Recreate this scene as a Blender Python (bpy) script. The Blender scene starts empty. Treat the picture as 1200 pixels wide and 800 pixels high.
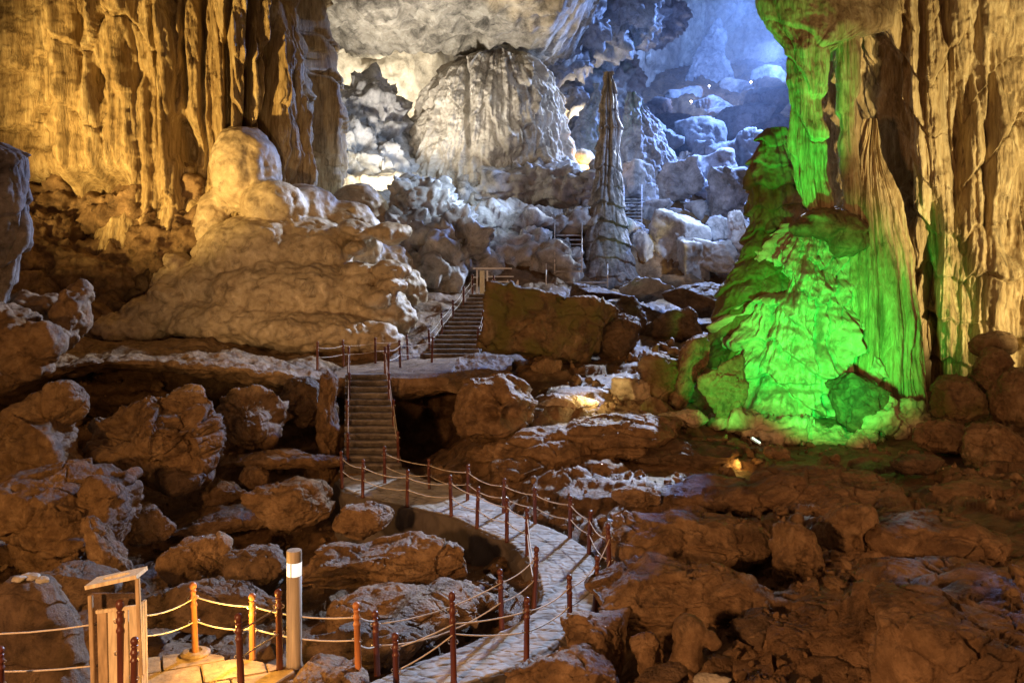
import bpy, bmesh, math, random
import numpy as np
from mathutils import Vector, Matrix

random.seed(7)
scene = bpy.context.scene
COL = scene.collection
R = math.radians
F, CX, HY, CH = 1000.0, 600.0, 316.0, 6.2      # surveying constants of the site plan

def P(px, py, d):
    return np.array([(px - CX) / F * d, d, CH - (py - HY) / F * d])
def zat(py, d): return CH - (py - HY) / F * d
def dat(py, z): return (CH - z) * F / (py - HY)

# ------------------------------------------------------------------ noise
_G = np.array([[1,1,0],[-1,1,0],[1,-1,0],[-1,-1,0],[1,0,1],[-1,0,1],[1,0,-1],[-1,0,-1],
               [0,1,1],[0,-1,1],[0,1,-1],[0,-1,-1],[1,1,0],[0,-1,1],[-1,1,0],[0,-1,-1]], np.float32)
def _h(x, y, z, s):
    h = (x * np.uint32(374761393)) ^ (y * np.uint32(668265263)) ^ (z * np.uint32(2246822519)) ^ np.uint32((s * 3266489917) & 0xffffffff)
    h = (h ^ (h >> np.uint32(15))) * np.uint32(2246822519)
    h = (h ^ (h >> np.uint32(13))) * np.uint32(3266489917)
    return h ^ (h >> np.uint32(16))
def perlin(p, seed=0):
    p = np.asarray(p, np.float32)
    i = np.floor(p); f = p - i
    i = i.astype(np.int32).view(np.uint32) if i.flags['C_CONTIGUOUS'] else np.ascontiguousarray(i).astype(np.int32).view(np.uint32)
    u = f * f * f * (f * (f * 6 - 15) + 10)
    one = np.uint32(1)
    out = np.zeros(len(p), np.float32)
    for dx in (0, 1):
        wx = u[:, 0] if dx else 1 - u[:, 0]
        ix = i[:, 0] + one * np.uint32(dx)
        for dy in (0, 1):
            wy = wx * (u[:, 1] if dy else 1 - u[:, 1])
            iy = i[:, 1] + one * np.uint32(dy)
            for dz in (0, 1):
                w = wy * (u[:, 2] if dz else 1 - u[:, 2])
                iz = i[:, 2] + one * np.uint32(dz)
                g = _G[_h(ix, iy, iz, seed) & np.uint32(15)]
                out += w * (g[:, 0] * (f[:, 0] - dx) + g[:, 1] * (f[:, 1] - dy) + g[:, 2] * (f[:, 2] - dz))
    return out
def fbm(p, octv=4, seed=0, gain=0.5):
    p = np.asarray(p, np.float32); s = np.zeros(len(p), np.float32); a = 1.0
    for k in range(octv):
        s += a * perlin(p, seed + k * 17); p = p * 2.03 + 11.3; a *= gain
    return s
def ridged(p, octv=4, seed=0, gain=0.5):
    p = np.asarray(p, np.float32); s = np.zeros(len(p), np.float32); a = 1.0
    for k in range(octv):
        s += a * (0.5 - np.abs(perlin(p, seed + k * 17)) * 1.6); p = p * 2.07 + 7.1; a *= gain
    return s
def billow(p, octv=3, seed=0, gain=0.5):
    p = np.asarray(p, np.float32); s = np.zeros(len(p), np.float32); a = 1.0
    for k in range(octv):
        s += a * (np.abs(perlin(p, seed + k * 17)) * 2 - 0.45); p = p * 2.05 + 5.7; a *= gain
    return s
def worley(p, seed=0):
    p = np.asarray(p, np.float32); i = np.floor(p); f = p - i
    iu = np.ascontiguousarray(i).astype(np.int32)
    f1 = np.full(len(p), 9.0, np.float32); f2 = f1.copy()
    for dx in (-1, 0, 1):
        for dy in (-1, 0, 1):
            for dz in (-1, 0, 1):
                c = (iu + np.array([dx, dy, dz], np.int32)).view(np.uint32)
                h = _h(c[:, 0], c[:, 1], c[:, 2], seed)
                ox = (h & np.uint32(1023)).astype(np.float32) / 1023
                oy = ((h >> np.uint32(10)) & np.uint32(1023)).astype(np.float32) / 1023
                oz = ((h >> np.uint32(20)) & np.uint32(1023)).astype(np.float32) / 1023
                d = np.sqrt((dx + ox - f[:, 0])**2 + (dy + oy - f[:, 1])**2 + (dz + oz - f[:, 2])**2)
                m = d < f1
                f2 = np.where(m, f1, np.minimum(f2, d)); f1 = np.where(m, d, f1)
    return f1, f2
def facet(p, seed=0):
    "piecewise planar noise: each cell is one tilted face"
    p = np.asarray(p, np.float32); i = np.floor(p); f = p - i; iu = np.ascontiguousarray(i).astype(np.int32)
    f1 = np.full(len(p), 9.0, np.float32); out = np.zeros(len(p), np.float32)
    for dx in (-1, 0, 1):
        for dy in (-1, 0, 1):
            for dz in (-1, 0, 1):
                c = (iu + np.array([dx, dy, dz], np.int32)).view(np.uint32)
                h = _h(c[:, 0], c[:, 1], c[:, 2], seed); g = _h(c[:, 0], c[:, 1], c[:, 2], seed + 77)
                u = lambda q, k: ((q >> np.uint32(k)) & np.uint32(1023)).astype(np.float32) / 1023
                vx, vy, vz = dx + u(h, 0) - f[:, 0], dy + u(h, 10) - f[:, 1], dz + u(h, 20) - f[:, 2]
                d = vx * vx + vy * vy + vz * vz; m = d < f1
                val = (u(g, 0) - .5) * vx + (u(g, 10) - .5) * vy + (u(g, 20) - .5) * vz + .35 * (u(g, 5) - .5)
                f1 = np.where(m, d, f1); out = np.where(m, val, out)
    return out
def sstep(a, b, x):
    t = np.clip((x - a) / (b - a), 0, 1); return t * t * (3 - 2 * t)

# ------------------------------------------------------------------ mesh plumbing
def mesh_np(name, V, faces, smooth=True):
    V = np.asarray(V, np.float32).reshape(-1, 3); faces = np.asarray(faces, np.int32)
    me = bpy.data.meshes.new(name); n, k = faces.shape
    me.vertices.add(len(V)); me.vertices.foreach_set('co', V.ravel())
    me.loops.add(n * k); me.loops.foreach_set('vertex_index', faces.ravel())
    me.polygons.add(n); me.polygons.foreach_set('loop_start', np.arange(0, n * k, k, dtype=np.int32))
    me.update(calc_edges=True); me.validate()
    if smooth: me.polygons.foreach_set('use_smooth', np.ones(len(me.polygons), bool))
    return me
def grid_faces(nv, nu, closed=False):
    a = np.arange(nv * nu).reshape(nv, nu)
    if closed: a = np.concatenate([a, a[:, :1]], 1)
    return np.stack([a[:-1, :-1], a[:-1, 1:], a[1:, 1:], a[1:, :-1]], -1).reshape(-1, 4)
def get_co(me):
    a = np.empty(len(me.vertices) * 3, np.float32); me.vertices.foreach_get('co', a); return a.reshape(-1, 3)
def get_no(me):
    a = np.empty(len(me.vertices) * 3, np.float32); me.vertex_normals.foreach_get('vector', a); return a.reshape(-1, 3)
def set_co(me, co):
    me.vertices.foreach_set('co', np.asarray(co, np.float32).ravel()); me.update()
def link(name, me, mat, parent=None):
    o = bpy.data.objects.new(name, me); COL.objects.link(o)
    if mat is not None:
        me.materials.clear(); me.materials.append(mat)
    if parent is not None: o.parent = parent
    return o
def tag(o, label=None, cat=None, group=None, kind=None):
    if label: o['label'] = label
    if cat: o['category'] = cat
    if group: o['group'] = group
    if kind: o['kind'] = kind
    return o
def empty(name, loc, label=None, cat=None, group=None, rz=0.0):
    o = bpy.data.objects.new(name, None); COL.objects.link(o)
    o.location = [float(v) for v in loc]; o.rotation_euler = (0, 0, rz); o.empty_display_size = 0.1
    return tag(o, label, cat, group)
def rebase(o):
    "move the origin to the base centre of the mesh"
    co = get_co(o.data); c = np.array([(co[:, 0].min() + co[:, 0].max()) / 2, (co[:, 1].min() + co[:, 1].max()) / 2, co[:, 2].min()])
    set_co(o.data, co - c); o.location = [float(v) for v in c]
    return o

class MB:
    "collects simple shapes into one mesh"
    def __init__(s): s.bm = bmesh.new()
    def box(s, c, size, rz=0.0, bevel=0.0, rx=0.0, ry=0.0):
        M = Matrix.Translation(Vector([float(v) for v in c])) @ Matrix.Rotation(rz, 4, 'Z') @ Matrix.Rotation(ry, 4, 'Y') @ Matrix.Rotation(rx, 4, 'X') @ Matrix.Diagonal((size[0], size[1], size[2], 1))
        r = bmesh.ops.create_cube(s.bm, size=1.0, matrix=M)
        if bevel > 0:
            ed = list({e for v in r['verts'] for e in v.link_edges})
            bmesh.ops.bevel(s.bm, geom=ed, offset=bevel, segments=2, affect='EDGES')
        return s
    def lathe(s, prof, seg=14, c=(0, 0, 0), axis=None):
        rings = []
        for (r, z) in prof:
            ring = []
            for k in range(seg):
                a = 2 * math.pi * k / seg
                v = Vector((r * math.cos(a), r * math.sin(a), z))
                if axis is not None: v = axis @ v
                ring.append(s.bm.verts.new(v + Vector([float(q) for q in c])))
            rings.append(ring)
        for a, b in zip(rings[:-1], rings[1:]):
            for k in range(seg):
                s.bm.faces.new((a[k], a[(k + 1) % seg], b[(k + 1) % seg], b[k]))
        s.bm.faces.new(rings[0][::-1]); s.bm.faces.new(rings[-1])
        return s
    def tube(s, pts, r, seg=6):
        pts = [Vector([float(v) for v in p]) for p in pts]; rings = []
        for i, p in enumerate(pts):
            t = (pts[min(i + 1, len(pts) - 1)] - pts[max(i - 1, 0)]).normalized()
            up = Vector((0, 0, 1)) if abs(t.z) < .95 else Vector((1, 0, 0))
            a = t.cross(up).normalized(); b = a.cross(t)
            rings.append([s.bm.verts.new(p + (a * math.cos(2 * math.pi * k / seg) + b * math.sin(2 * math.pi * k / seg)) * r) for k in range(seg)])
        for a, b in zip(rings[:-1], rings[1:]):
            for k in range(seg):
                s.bm.faces.new((a[k], a[(k + 1) % seg], b[(k + 1) % seg], b[k]))
        s.bm.faces.new(rings[0][::-1]); s.bm.faces.new(rings[-1])
        return s
    def build(s, name, mat, parent=None, smooth=False):
        bmesh.ops.recalc_face_normals(s.bm, faces=s.bm.faces)
        me = bpy.data.meshes.new(name); s.bm.to_mesh(me); s.bm.free()
        if smooth: me.polygons.foreach_set('use_smooth', np.ones(len(me.polygons), bool))
        return link(name, me, mat, parent)

# ------------------------------------------------------------------ materials
def nmat(name):
    m = bpy.data.materials.new(name); m.use_nodes = True
    nt = m.node_tree; b = nt.nodes['Principled BSDF']
    return m, nt, b
def rock(name, dark, mid, pale, scale=1.0, bump=0.5, rough=0.75, stretch=(1, 1, 1), moss=None, spec=0.35, bdist=0.06):
    m, nt, b = nmat(name); N = nt.nodes; L = nt.links
    geo = N.new('ShaderNodeNewGeometry'); mp = N.new('ShaderNodeMapping'); mp.inputs['Scale'].default_value = stretch
    L.new(geo.outputs['Position'], mp.inputs['Vector'])
    n1 = N.new('ShaderNodeTexNoise'); n1.inputs['Scale'].default_value = 0.55 * scale; n1.inputs['Detail'].default_value = 9; n1.inputs['Roughness'].default_value = .62
    n2 = N.new('ShaderNodeTexNoise'); n2.inputs['Scale'].default_value = 3.2 * scale; n2.inputs['Detail'].default_value = 8; n2.inputs['Roughness'].default_value = .68
    L.new(mp.outputs[0], n1.inputs['Vector']); L.new(mp.outputs[0], n2.inputs['Vector'])
    mx = N.new('ShaderNodeMix'); mx.inputs[0].default_value = .55
    L.new(n1.outputs[0], mx.inputs[2]); L.new(n2.outputs[0], mx.inputs[3])
    cr = N.new('ShaderNodeValToRGB'); e = cr.color_ramp.elements
    e[0].position = .36; e[0].color = (*dark, 1); e[1].position = .64; e[1].color = (*pale, 1)
    k = e.new(.5); k.color = (*mid, 1)
    L.new(mx.outputs[0], cr.inputs[0])
    col = cr.outputs[0]
    st = N.new('ShaderNodeTexNoise'); st.inputs['Scale'].default_value = 1.7 * scale; st.inputs['Detail'].default_value = 10; st.inputs['Roughness'].default_value = .75; st.inputs['Distortion'].default_value = .6
    L.new(mp.outputs[0], st.inputs['Vector'])
    sr = N.new('ShaderNodeMapRange'); sr.inputs[1].default_value = .50; sr.inputs[2].default_value = .64; sr.inputs[4].default_value = .8
    L.new(st.outputs[0], sr.inputs[0])
    sm = N.new('ShaderNodeMix'); sm.data_type = 'RGBA'; L.new(sr.outputs[0], sm.inputs[0]); L.new(col, sm.inputs[6]); sm.inputs[7].default_value = (*[c * .45 for c in dark], 1)
    sq = N.new('ShaderNodeMapRange'); sq.inputs[1].default_value = .45; sq.inputs[2].default_value = .33; sq.inputs[4].default_value = .65
    L.new(st.outputs[0], sq.inputs[0])
    sn = N.new('ShaderNodeMix'); sn.data_type = 'RGBA'; L.new(sq.outputs[0], sn.inputs[0]); L.new(sm.outputs[2], sn.inputs[6]); sn.inputs[7].default_value = (*[min(.7, c * 1.35) for c in pale], 1)
    col = sn.outputs[2]
    if moss:
        n3 = N.new('ShaderNodeTexNoise'); n3.inputs['Scale'].default_value = .8; n3.inputs['Detail'].default_value = 7
        L.new(geo.outputs['Position'], n3.inputs['Vector'])
        r3 = N.new('ShaderNodeMapRange'); r3.inputs[1].default_value = .44; r3.inputs[2].default_value = .58
        L.new(n3.outputs[0], r3.inputs[0])
        mm = N.new('ShaderNodeMix'); mm.data_type = 'RGBA'
        L.new(r3.outputs[0], mm.inputs[0]); L.new(col, mm.inputs[6]); mm.inputs[7].default_value = (*moss, 1)
        col = mm.outputs[2]
    L.new(col, b.inputs['Base Color'])
    rr = N.new('ShaderNodeMapRange'); rr.inputs[3].default_value = rough - .18; rr.inputs[4].default_value = min(1, rough + .15)
    L.new(n2.outputs[0], rr.inputs[0]); L.new(rr.outputs[0], b.inputs['Roughness'])
    b.inputs['Specular IOR Level'].default_value = spec
    vo = N.new('ShaderNodeTexNoise'); vo.inputs['Scale'].default_value = 9 * scale; vo.inputs['Detail'].default_value = 6; vo.inputs['Roughness'].default_value = .7
    L.new(mp.outputs[0], vo.inputs['Vector'])
    ad = N.new('ShaderNodeMix'); ad.inputs[0].default_value = .4
    L.new(n2.outputs[0], ad.inputs[2]); L.new(vo.outputs[0], ad.inputs[3]); ad.inputs[0].default_value = .55
    bp = N.new('ShaderNodeBump'); bp.inputs['Strength'].default_value = bump; bp.inputs['Distance'].default_value = bdist
    L.new(ad.outputs[0], bp.inputs['Height']); L.new(bp.outputs[0], b.inputs['Normal'])
    return m
def plain(name, col, rough=.5, metal=0.0, var=.25, scale=12.0, bump=.15, spec=.5, stretch=(1, 1, 1)):
    m, nt, b = nmat(name); N = nt.nodes; L = nt.links
    tc = N.new('ShaderNodeTexCoord'); mp = N.new('ShaderNodeMapping'); mp.inputs['Scale'].default_value = stretch
    L.new(tc.outputs['Object'], mp.inputs[0])
    n = N.new('ShaderNodeTexNoise'); n.inputs['Scale'].default_value = scale; n.inputs['Detail'].default_value = 6
    L.new(mp.outputs[0], n.inputs['Vector'])
    cr = N.new('ShaderNodeValToRGB'); e = cr.color_ramp.elements
    e[0].position = .3; e[0].color = (*[c * (1 - var) for c in col], 1); e[1].position = .7; e[1].color = (*[min(1, c * (1 + var)) for c in col], 1)
    L.new(n.outputs[0], cr.inputs[0]); L.new(cr.outputs[0], b.inputs['Base Color'])
    b.inputs['Roughness'].default_value = rough; b.inputs['Metallic'].default_value = metal; b.inputs['Specular IOR Level'].default_value = spec
    bp = N.new('ShaderNodeBump'); bp.inputs['Strength'].default_value = bump; bp.inputs['Distance'].default_value = .01
    L.new(n.outputs[0], bp.inputs['Height']); L.new(bp.outputs[0], b.inputs['Normal'])
    return m
def glow(name, col, strength):
    m, nt, b = nmat(name)
    b.inputs['Base Color'].default_value = (.8, .8, .8, 1)
    b.inputs['Emission Color'].default_value = (*col, 1); b.inputs['Emission Strength'].default_value = strength
    return m

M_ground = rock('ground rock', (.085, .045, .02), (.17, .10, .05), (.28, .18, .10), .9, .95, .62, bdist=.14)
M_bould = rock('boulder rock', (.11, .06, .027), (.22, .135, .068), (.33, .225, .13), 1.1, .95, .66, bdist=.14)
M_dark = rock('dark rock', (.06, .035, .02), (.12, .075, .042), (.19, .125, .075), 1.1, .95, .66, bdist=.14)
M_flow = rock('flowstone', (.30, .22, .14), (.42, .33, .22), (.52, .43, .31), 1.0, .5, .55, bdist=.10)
M_wall = rock('fluted limestone', (.20, .13, .06), (.40, .29, .15), (.56, .45, .28), 1.1, .8, .7, (1.6, 1.6, .22), bdist=.22)
M_brown = rock('brown wall rock', (.09, .05, .022), (.18, .11, .055), (.30, .20, .11), .8, .95, .7, bdist=.14)
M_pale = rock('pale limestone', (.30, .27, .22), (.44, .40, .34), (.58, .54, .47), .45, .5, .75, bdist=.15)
M_grey = rock('grey limestone', (.20, .20, .21), (.33, .33, .34), (.48, .48, .50), .6, .5, .75, bdist=.12)
M_stal = rock('dark stalagmite rock', (.09, .082, .08), (.17, .155, .155), (.30, .28, .28), 1.4, .8, .75)
M_dgrey = rock('dull grey limestone', (.10, .085, .08), (.19, .165, .155), (.30, .27, .26), 1.0, .6, .75)
M_ceil = rock('ceiling limestone', (.10, .09, .075), (.34, .31, .26), (.50, .47, .41), .5, .6, .8, bdist=.25)
M_moss = rock('mossy rock', (.11, .06, .03), (.19, .12, .06), (.28, .19, .11), 1.0, .95, .7, moss=(.13, .11, .03), bdist=.14)
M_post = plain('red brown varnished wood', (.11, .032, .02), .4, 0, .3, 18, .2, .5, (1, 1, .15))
M_postlit = plain('lamplit orange post wood', (.42, .17, .06), .45, 0, .25, 18, .2, .5, (1, 1, .15))  # post wood with the platform lamp's orange light put into its colour
M_metal = plain('eyelet metal', (.6, .58, .55), .35, .9, .1)
M_rope = plain('pale rope', (.62, .55, .45), .8, 0, .2, 60, .3)
M_cream = plain('cream planks', (.62, .52, .34), .6, 0, .25, 9, .2, .4, (3, 3, .4))
M_binframe = plain('weathered wood frame', (.38, .28, .16), .65, 0, .3, 9, .25, .4, (2, 2, .5))
M_boll = plain('wood look bollard paint', (.40, .35, .27), .6, 0, .25, 7, .25, .4, (4, 4, .25))
M_step = rock('stair stone', (.09, .075, .065), (.17, .145, .13), (.26, .23, .21), 2.0, .5, .6)
M_white = plain('white painted rail', (.72, .72, .72), .5, 0, .12)
M_board = plain('pale notice board', (.66, .64, .48), .6, 0, .12)
M_steel = plain('galvanised rail', (.5, .5, .52), .45, .3, .2)

# ------------------------------------------------------------------ shape builders
def smooth1(a, w):
    if w <= 1: return a
    k = np.hanning(2 * w + 1); k /= k.sum()
    return np.convolve(np.pad(a, w, mode='edge'), k, mode='valid')
def loft(rows, nu=400, nv=400, aspect=.6, power=2.2, back=.15, smw=None):
    """closed column; rows = (y, left, right, centre distance) of the outline, sampled on site.
    returns grid points, outward normals, arc coordinate, height and outline coordinates"""
    rows = sorted(rows, key=lambda r: r[0]); ys = np.array([r[0] for r in rows], float)
    yy = np.linspace(ys[0], ys[-1], nv); w = smw or max(2, nv // (3 * len(rows)))
    f = lambda k: smooth1(np.interp(yy, ys, [r[k] for r in rows]), w)
    l, r, d = f(1), f(2), f(3)
    asp = smooth1(np.interp(yy, ys, [(r_[4] if len(r_) > 4 else aspect) for r_ in rows]), w)
    cx = ((l + r) / 2 - CX) / F * d; rx = np.maximum((r - l) / 2 / F * d, .01); z = CH - (yy - HY) / F * d; ry = rx * asp
    nb = int(nu * back); nf = nu - nb
    th = np.concatenate([np.linspace(-.12 * math.pi, 1.12 * math.pi, nf, endpoint=False), np.linspace(1.12 * math.pi, 1.88 * math.pi, nb, endpoint=False)])
    ct, st = np.cos(th), np.sin(th)
    ex = 2.0 / power
    X = np.sign(ct) * np.abs(ct) ** ex; Y = np.sign(st) * np.abs(st) ** ex
    G = np.empty((nv, nu, 3), np.float32)
    G[..., 0] = cx[:, None] + rx[:, None] * X; G[..., 1] = d[:, None] - ry[:, None] * Y; G[..., 2] = z[:, None]
    Nn = np.empty_like(G); Nn[..., 0] = X * np.maximum(ry, .3 * rx)[:, None]; Nn[..., 1] = -Y * rx[:, None]; Nn[..., 2] = 0
    Nn[..., 0] = np.sign(ct) * np.abs(ct) ** (2 - ex) / rx[:, None]; Nn[..., 1] = -np.sign(st) * np.abs(st) ** (2 - ex) / ry[:, None]
    Nn /= np.linalg.norm(Nn, axis=-1, keepdims=True) + 1e-9
    mr = G[nv // 2]; seg = np.linalg.norm(np.diff(mr, axis=0), axis=1); s = np.concatenate([[0], np.cumsum(seg)])
    S = np.broadcast_to(s[None, :], (nv, nu))
    return G, Nn, S, np.broadcast_to(z[:, None], (nv, nu)), yy
def organ_pipes(S, Z, seed, sets):
    "hanging pipes with rounded lower ends; sets = (count, r0, r1, bulge, z low, z high, share running full height)"
    s, z = S[0], Z[:, 0]; tot = np.zeros(S.shape, np.float32); rs = np.random.RandomState(seed)
    for (n, r0, r1, bul, z0, z1, full) in sets:
        D = np.zeros(S.shape, np.float32)
        for k in range(n):
            r = r0 + (r1 - r0) * rs.rand() ** 1.6; si = s[0] + (s[-1] - s[0]) * rs.rand(); ph = rs.rand() * 90
            zb = -1e3 if rs.rand() < full else z0 + (z1 - z0) * rs.rand(); zt = 1e3 if rs.rand() < .6 else zb + (z1 - z0) * (.15 + .5 * rs.rand())
            c0, c1 = np.searchsorted(s, [si - r * 1.6, si + r * 1.6])
            if c1 - c0 < 2: continue
            off = perlin(np.stack([z * .22 / max(r, .15) ** .5, np.full_like(z, ph), np.full_like(z, .5)], 1), seed) * r * .7
            rw = r * (1 + .35 * perlin(np.stack([z * .5, np.full_like(z, ph + 3), np.full_like(z, .5)], 1), seed + 1))
            t = np.clip((z - zb) / (4 * r + .3), 0, 1); e = t ** .5 * sstep(-.4, 1.2, zt - z)
            x = (s[None, c0:c1] - si - off[:, None]) / (rw * (.35 + .65 * e) + 1e-4)[:, None]
            D[:, c0:c1] = np.maximum(D[:, c0:c1], bul * r * np.sqrt(np.clip(1 - x * x, 0, 1)) * (e * (.6 + .8 * rs.rand()))[:, None])
        tot += D - D.mean() * .7
    return tot
def disp_column(G, Nn, S, Z, seed, flutes=((.5, .5), (1.6, .16)), tier=(2.5, .5), rough=.25, dents=(), tmask=0.0, fz=.05, wob=.8, pipes=()):
    sh = S.shape; s = S.ravel(); z = Z.ravel(); p = G.reshape(-1, 3)
    D = np.zeros(len(s), np.float32)
    q0 = np.stack([s * .25, z * .12, np.full_like(s, seed * 3.7)], 1)
    w1 = perlin(q0, seed) * wob; w2 = perlin(q0 * 2.3 + 4, seed + 5)
    if tier and tier[1] > 0:
        h, a = tier
        qf = np.stack([s * 1.3, z * .1, np.full_like(s, 9.1)], 1)
        t = z / h + 1.6 * perlin(np.stack([s * .35, z * .06, np.full_like(s, 2.2)], 1), seed + 31) + .22 * perlin(qf, seed + 3) + .12 * perlin(qf * 2.6, seed + 4)
        fr = t - np.floor(t)
        band = np.floor(t)
        mask = sstep(-.25 + tmask, .25 + tmask, perlin(np.stack([s * .3, band * .77, np.full_like(s, 1.3)], 1), seed + 40))
        D += a * mask * ((1 - fr) ** .8 * sstep(0, .10, fr) - .35)
    for k, (fq, am) in enumerate(flutes):
        q = np.stack([(s + w1 * (1.2 / (k + 1)) + w2 * .25) * fq, z * fz * (k + 1), np.full_like(s, k * 5.3 + seed)], 1)
        n = np.abs(perlin(q, seed + 60 + k)) * 2
        D += am * (np.minimum(n, .75) ** .75 - .4) * (0.65 + .7 * np.abs(perlin(q0 * (1.5 + k) + 17 * k, seed + 71)) * 2)
    D += rough * (fbm(p * .55, 4, seed + 80)) + rough * .35 * fbm(p * np.array([2.2, 2.2, 1.1], np.float32), 3, seed + 90)
    D -= D.mean() - .15 * D.std()
    if pipes: D += organ_pipes(S, Z, seed + 500, pipes).ravel()
    front = Nn.reshape(-1, 3)[:, 1] < .4
    ppx = CX + p[:, 0] / p[:, 1] * F; ppy = HY + (CH - p[:, 2]) / p[:, 1] * F
    for (x0, y0, rx, ry, dep) in dents:
        wob_ = w2 * rx * .5
        g = np.exp(-(np.abs((ppx - x0 + wob_) / rx)) ** 3 - (np.abs((ppy - y0) / ry)) ** 4) * front
        D -= dep * g
    return G + Nn * D.reshape(sh)[..., None]
def loft_obj(name, rows, mat, label, cat, seed, parent=None, nu=400, nv=400, aspect=.6, power=2.2, smw=None, group=None, back=.15, **kw):
    G, Nn, S, Z, yy = loft(rows, nu, nv, aspect, power, back, smw)
    G = disp_column(G, Nn, S, Z, seed, **kw)
    V = G.reshape(-1, 3); fc = grid_faces(nv, nu, True)
    n0 = len(V); caps = []
    V = np.concatenate([V, [G[0].mean(0), G[-1].mean(0)]])
    i = np.arange(nu); j = (i + 1) % nu
    caps.append(np.stack([np.full(nu, n0), j, i, i], 1)); 
    b = (nv - 1) * nu
    caps.append(np.stack([np.full(nu, n0 + 1), b + i, b + j, b + j], 1))
    me = bpy.data.meshes.new(name)
    # caps as triangles: build in one go through from_pydata-free path
    tri = np.concatenate([np.stack([fc[:, 0], fc[:, 2], fc[:, 1]], 1), np.stack([fc[:, 0], fc[:, 3], fc[:, 2]], 1), np.stack([np.full(nu, n0), i, j], 1), np.stack([np.full(nu, n0 + 1), b + j, b + i], 1)])
    bpy.data.meshes.remove(me)
    me = mesh_np(name, V, tri)
    o = link(name, me, mat, parent)
    if parent is None: tag(o, label, cat, group); rebase(o)
    return o

_ICO = {}
def ico(level):
    if level not in _ICO:
        bm = bmesh.new(); bmesh.ops.create_icosphere(bm, subdivisions=level, radius=1.0)
        v = np.array([x.co[:] for x in bm.verts], np.float32); f = np.array([[a.index for a in q.verts] for q in bm.faces], np.int32); bm.free()
        _ICO[level] = (v / np.linalg.norm(v, axis=1, keepdims=True), f)
    return _ICO[level]
def rotm(a, b, c):
    return np.array((Matrix.Rotation(a, 3, 'X') @ Matrix.Rotation(b, 3, 'Y') @ Matrix.Rotation(c, 3, 'Z')))
def boulder(px, py, w, h, d, label, mat, seed, name='boulder', block=.6, depth=None, tilt=0.0, lvl=None, rough=1.0, group=None, dents=(), strata=0.0, cat='boulder', flat=0.0):
    rs = np.random.RandomState(seed)
    if lvl is None: lvl = 7 if max(w, h) > 150 else 6 if max(w, h) > 55 else 5 if max(w, h) > 18 else 4
    n, f = ico(lvl)
    K = 13 if block < .8 else 10
    dirs = rs.normal(size=(K, 3)); dirs /= np.linalg.norm(dirs, axis=1, keepdims=True)
    dirs = np.concatenate([dirs, [[0, 0, 1], [0, 0, -1], [0, -1, 0.1]]]); off = np.concatenate([rs.uniform(.55, .95, K), [.8, .7, .75]])
    dt = np.maximum(n @ dirs.T, 1e-3); r = off / dt
    kk = 38.0 if block > .5 else 16.0
    rr = -np.log(np.sum(np.exp(-kk * np.minimum(r, 4)), 1)) / kk
    rad = (1 - block) * 1.0 + block * rr
    p = n * rad[:, None]
    p = p @ rotm(rs.uniform(-.3, .3), rs.uniform(-.3, .3), rs.uniform(0, 6.28)).T
    a, c = w / 2 / F * d, h / 2 / F * d; b = depth / 2 if depth else (a + c) / 2
    def fit(p, A):
        mn, mx = p.min(0), p.max(0); return (p - (mn + mx) / 2) / ((mx - mn) / 2) * A
    p = fit(p, np.array([a, b, c])); size = (a * b * c) ** (1 / 3)
    me = mesh_np(name, p, f); no = get_no(me)
    q = (p / size).astype(np.float32) + seed * 1.37
    wq = q + .25 * np.stack([perlin(q * 1.3, seed + 31), perlin(q * 1.3, seed + 32), perlin(q * 1.3, seed + 33)], 1)
    sharp = .6 + .5 * block
    D = size * rough * ((.20 * fbm(q * .8, 2, seed) + .23 * sharp * facet(wq * 1.2, seed + 41)) + .085 * sharp * facet(wq * np.array([3.4, 3.4, 4.4], np.float32), seed + 42)
                        + .03 * ridged(q * 2.1, 3, seed + 3) * sstep(-.1, .3, perlin(q * .8, seed + 51)) + .02 * fbm(q * 6, 5, seed + 9, .68))
    cr = np.abs(perlin(q * np.array([.8, .8, 2.0], np.float32), seed + 21)); D -= size * .09 * rough * (1 - sstep(0, .035, cr)) * sstep(0, .2, perlin(q * 1.1, seed + 52))
    g1, g2 = worley(wq * np.array([1.0, 1.0, 1.5], np.float32) + .12 * fbm(q * 4, 2, seed + 61)[:, None], seed + 60); D -= size * rough * .075 * (1 - sstep(0, .045, g2 - g1)) * sstep(-.15, .15, perlin(q * .9, seed + 62))
    strata = max(strata, .028 if block > .5 and d < 40 else 0)
    if strata:
        t = q[:, 2] * 2.2 + .5 * q[:, 0] * .4 + .6 * perlin(q * .8, seed + 5); fr = t - np.floor(t)
        D += size * strata * (sstep(0, .35, fr) * (1 - sstep(.8, 1, fr)) - .5)
    for (u, v, rr_, dep) in dents:
        g = np.exp(-(((p[:, 0] / a - u) ** 2 + (p[:, 2] / c - v) ** 2) / rr_ ** 2) ** 1.5) * (p[:, 1] < 0)
        D -= dep * size * g
    p = p + no * D[:, None]
    if tilt:
        ct, st = math.cos(tilt), math.sin(tilt)
        p = np.stack([p[:, 0] * ct - p[:, 2] * st, p[:, 1], p[:, 0] * st + p[:, 2] * ct], 1)
    p = fit(p, np.array([a, b, c])) if not tilt else p
    base = p[:, 2].min(); ctr = P(px, py, d)
    me.vertices.foreach_set('co', (p - np.array([0, 0, base])).astype(np.float32).ravel()); me.update()
    o = link(name, me, mat); o.location = (float(ctr[0]), float(ctr[1]), float(ctr[2] + base))
    return tag(o, label, cat, group)
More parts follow.
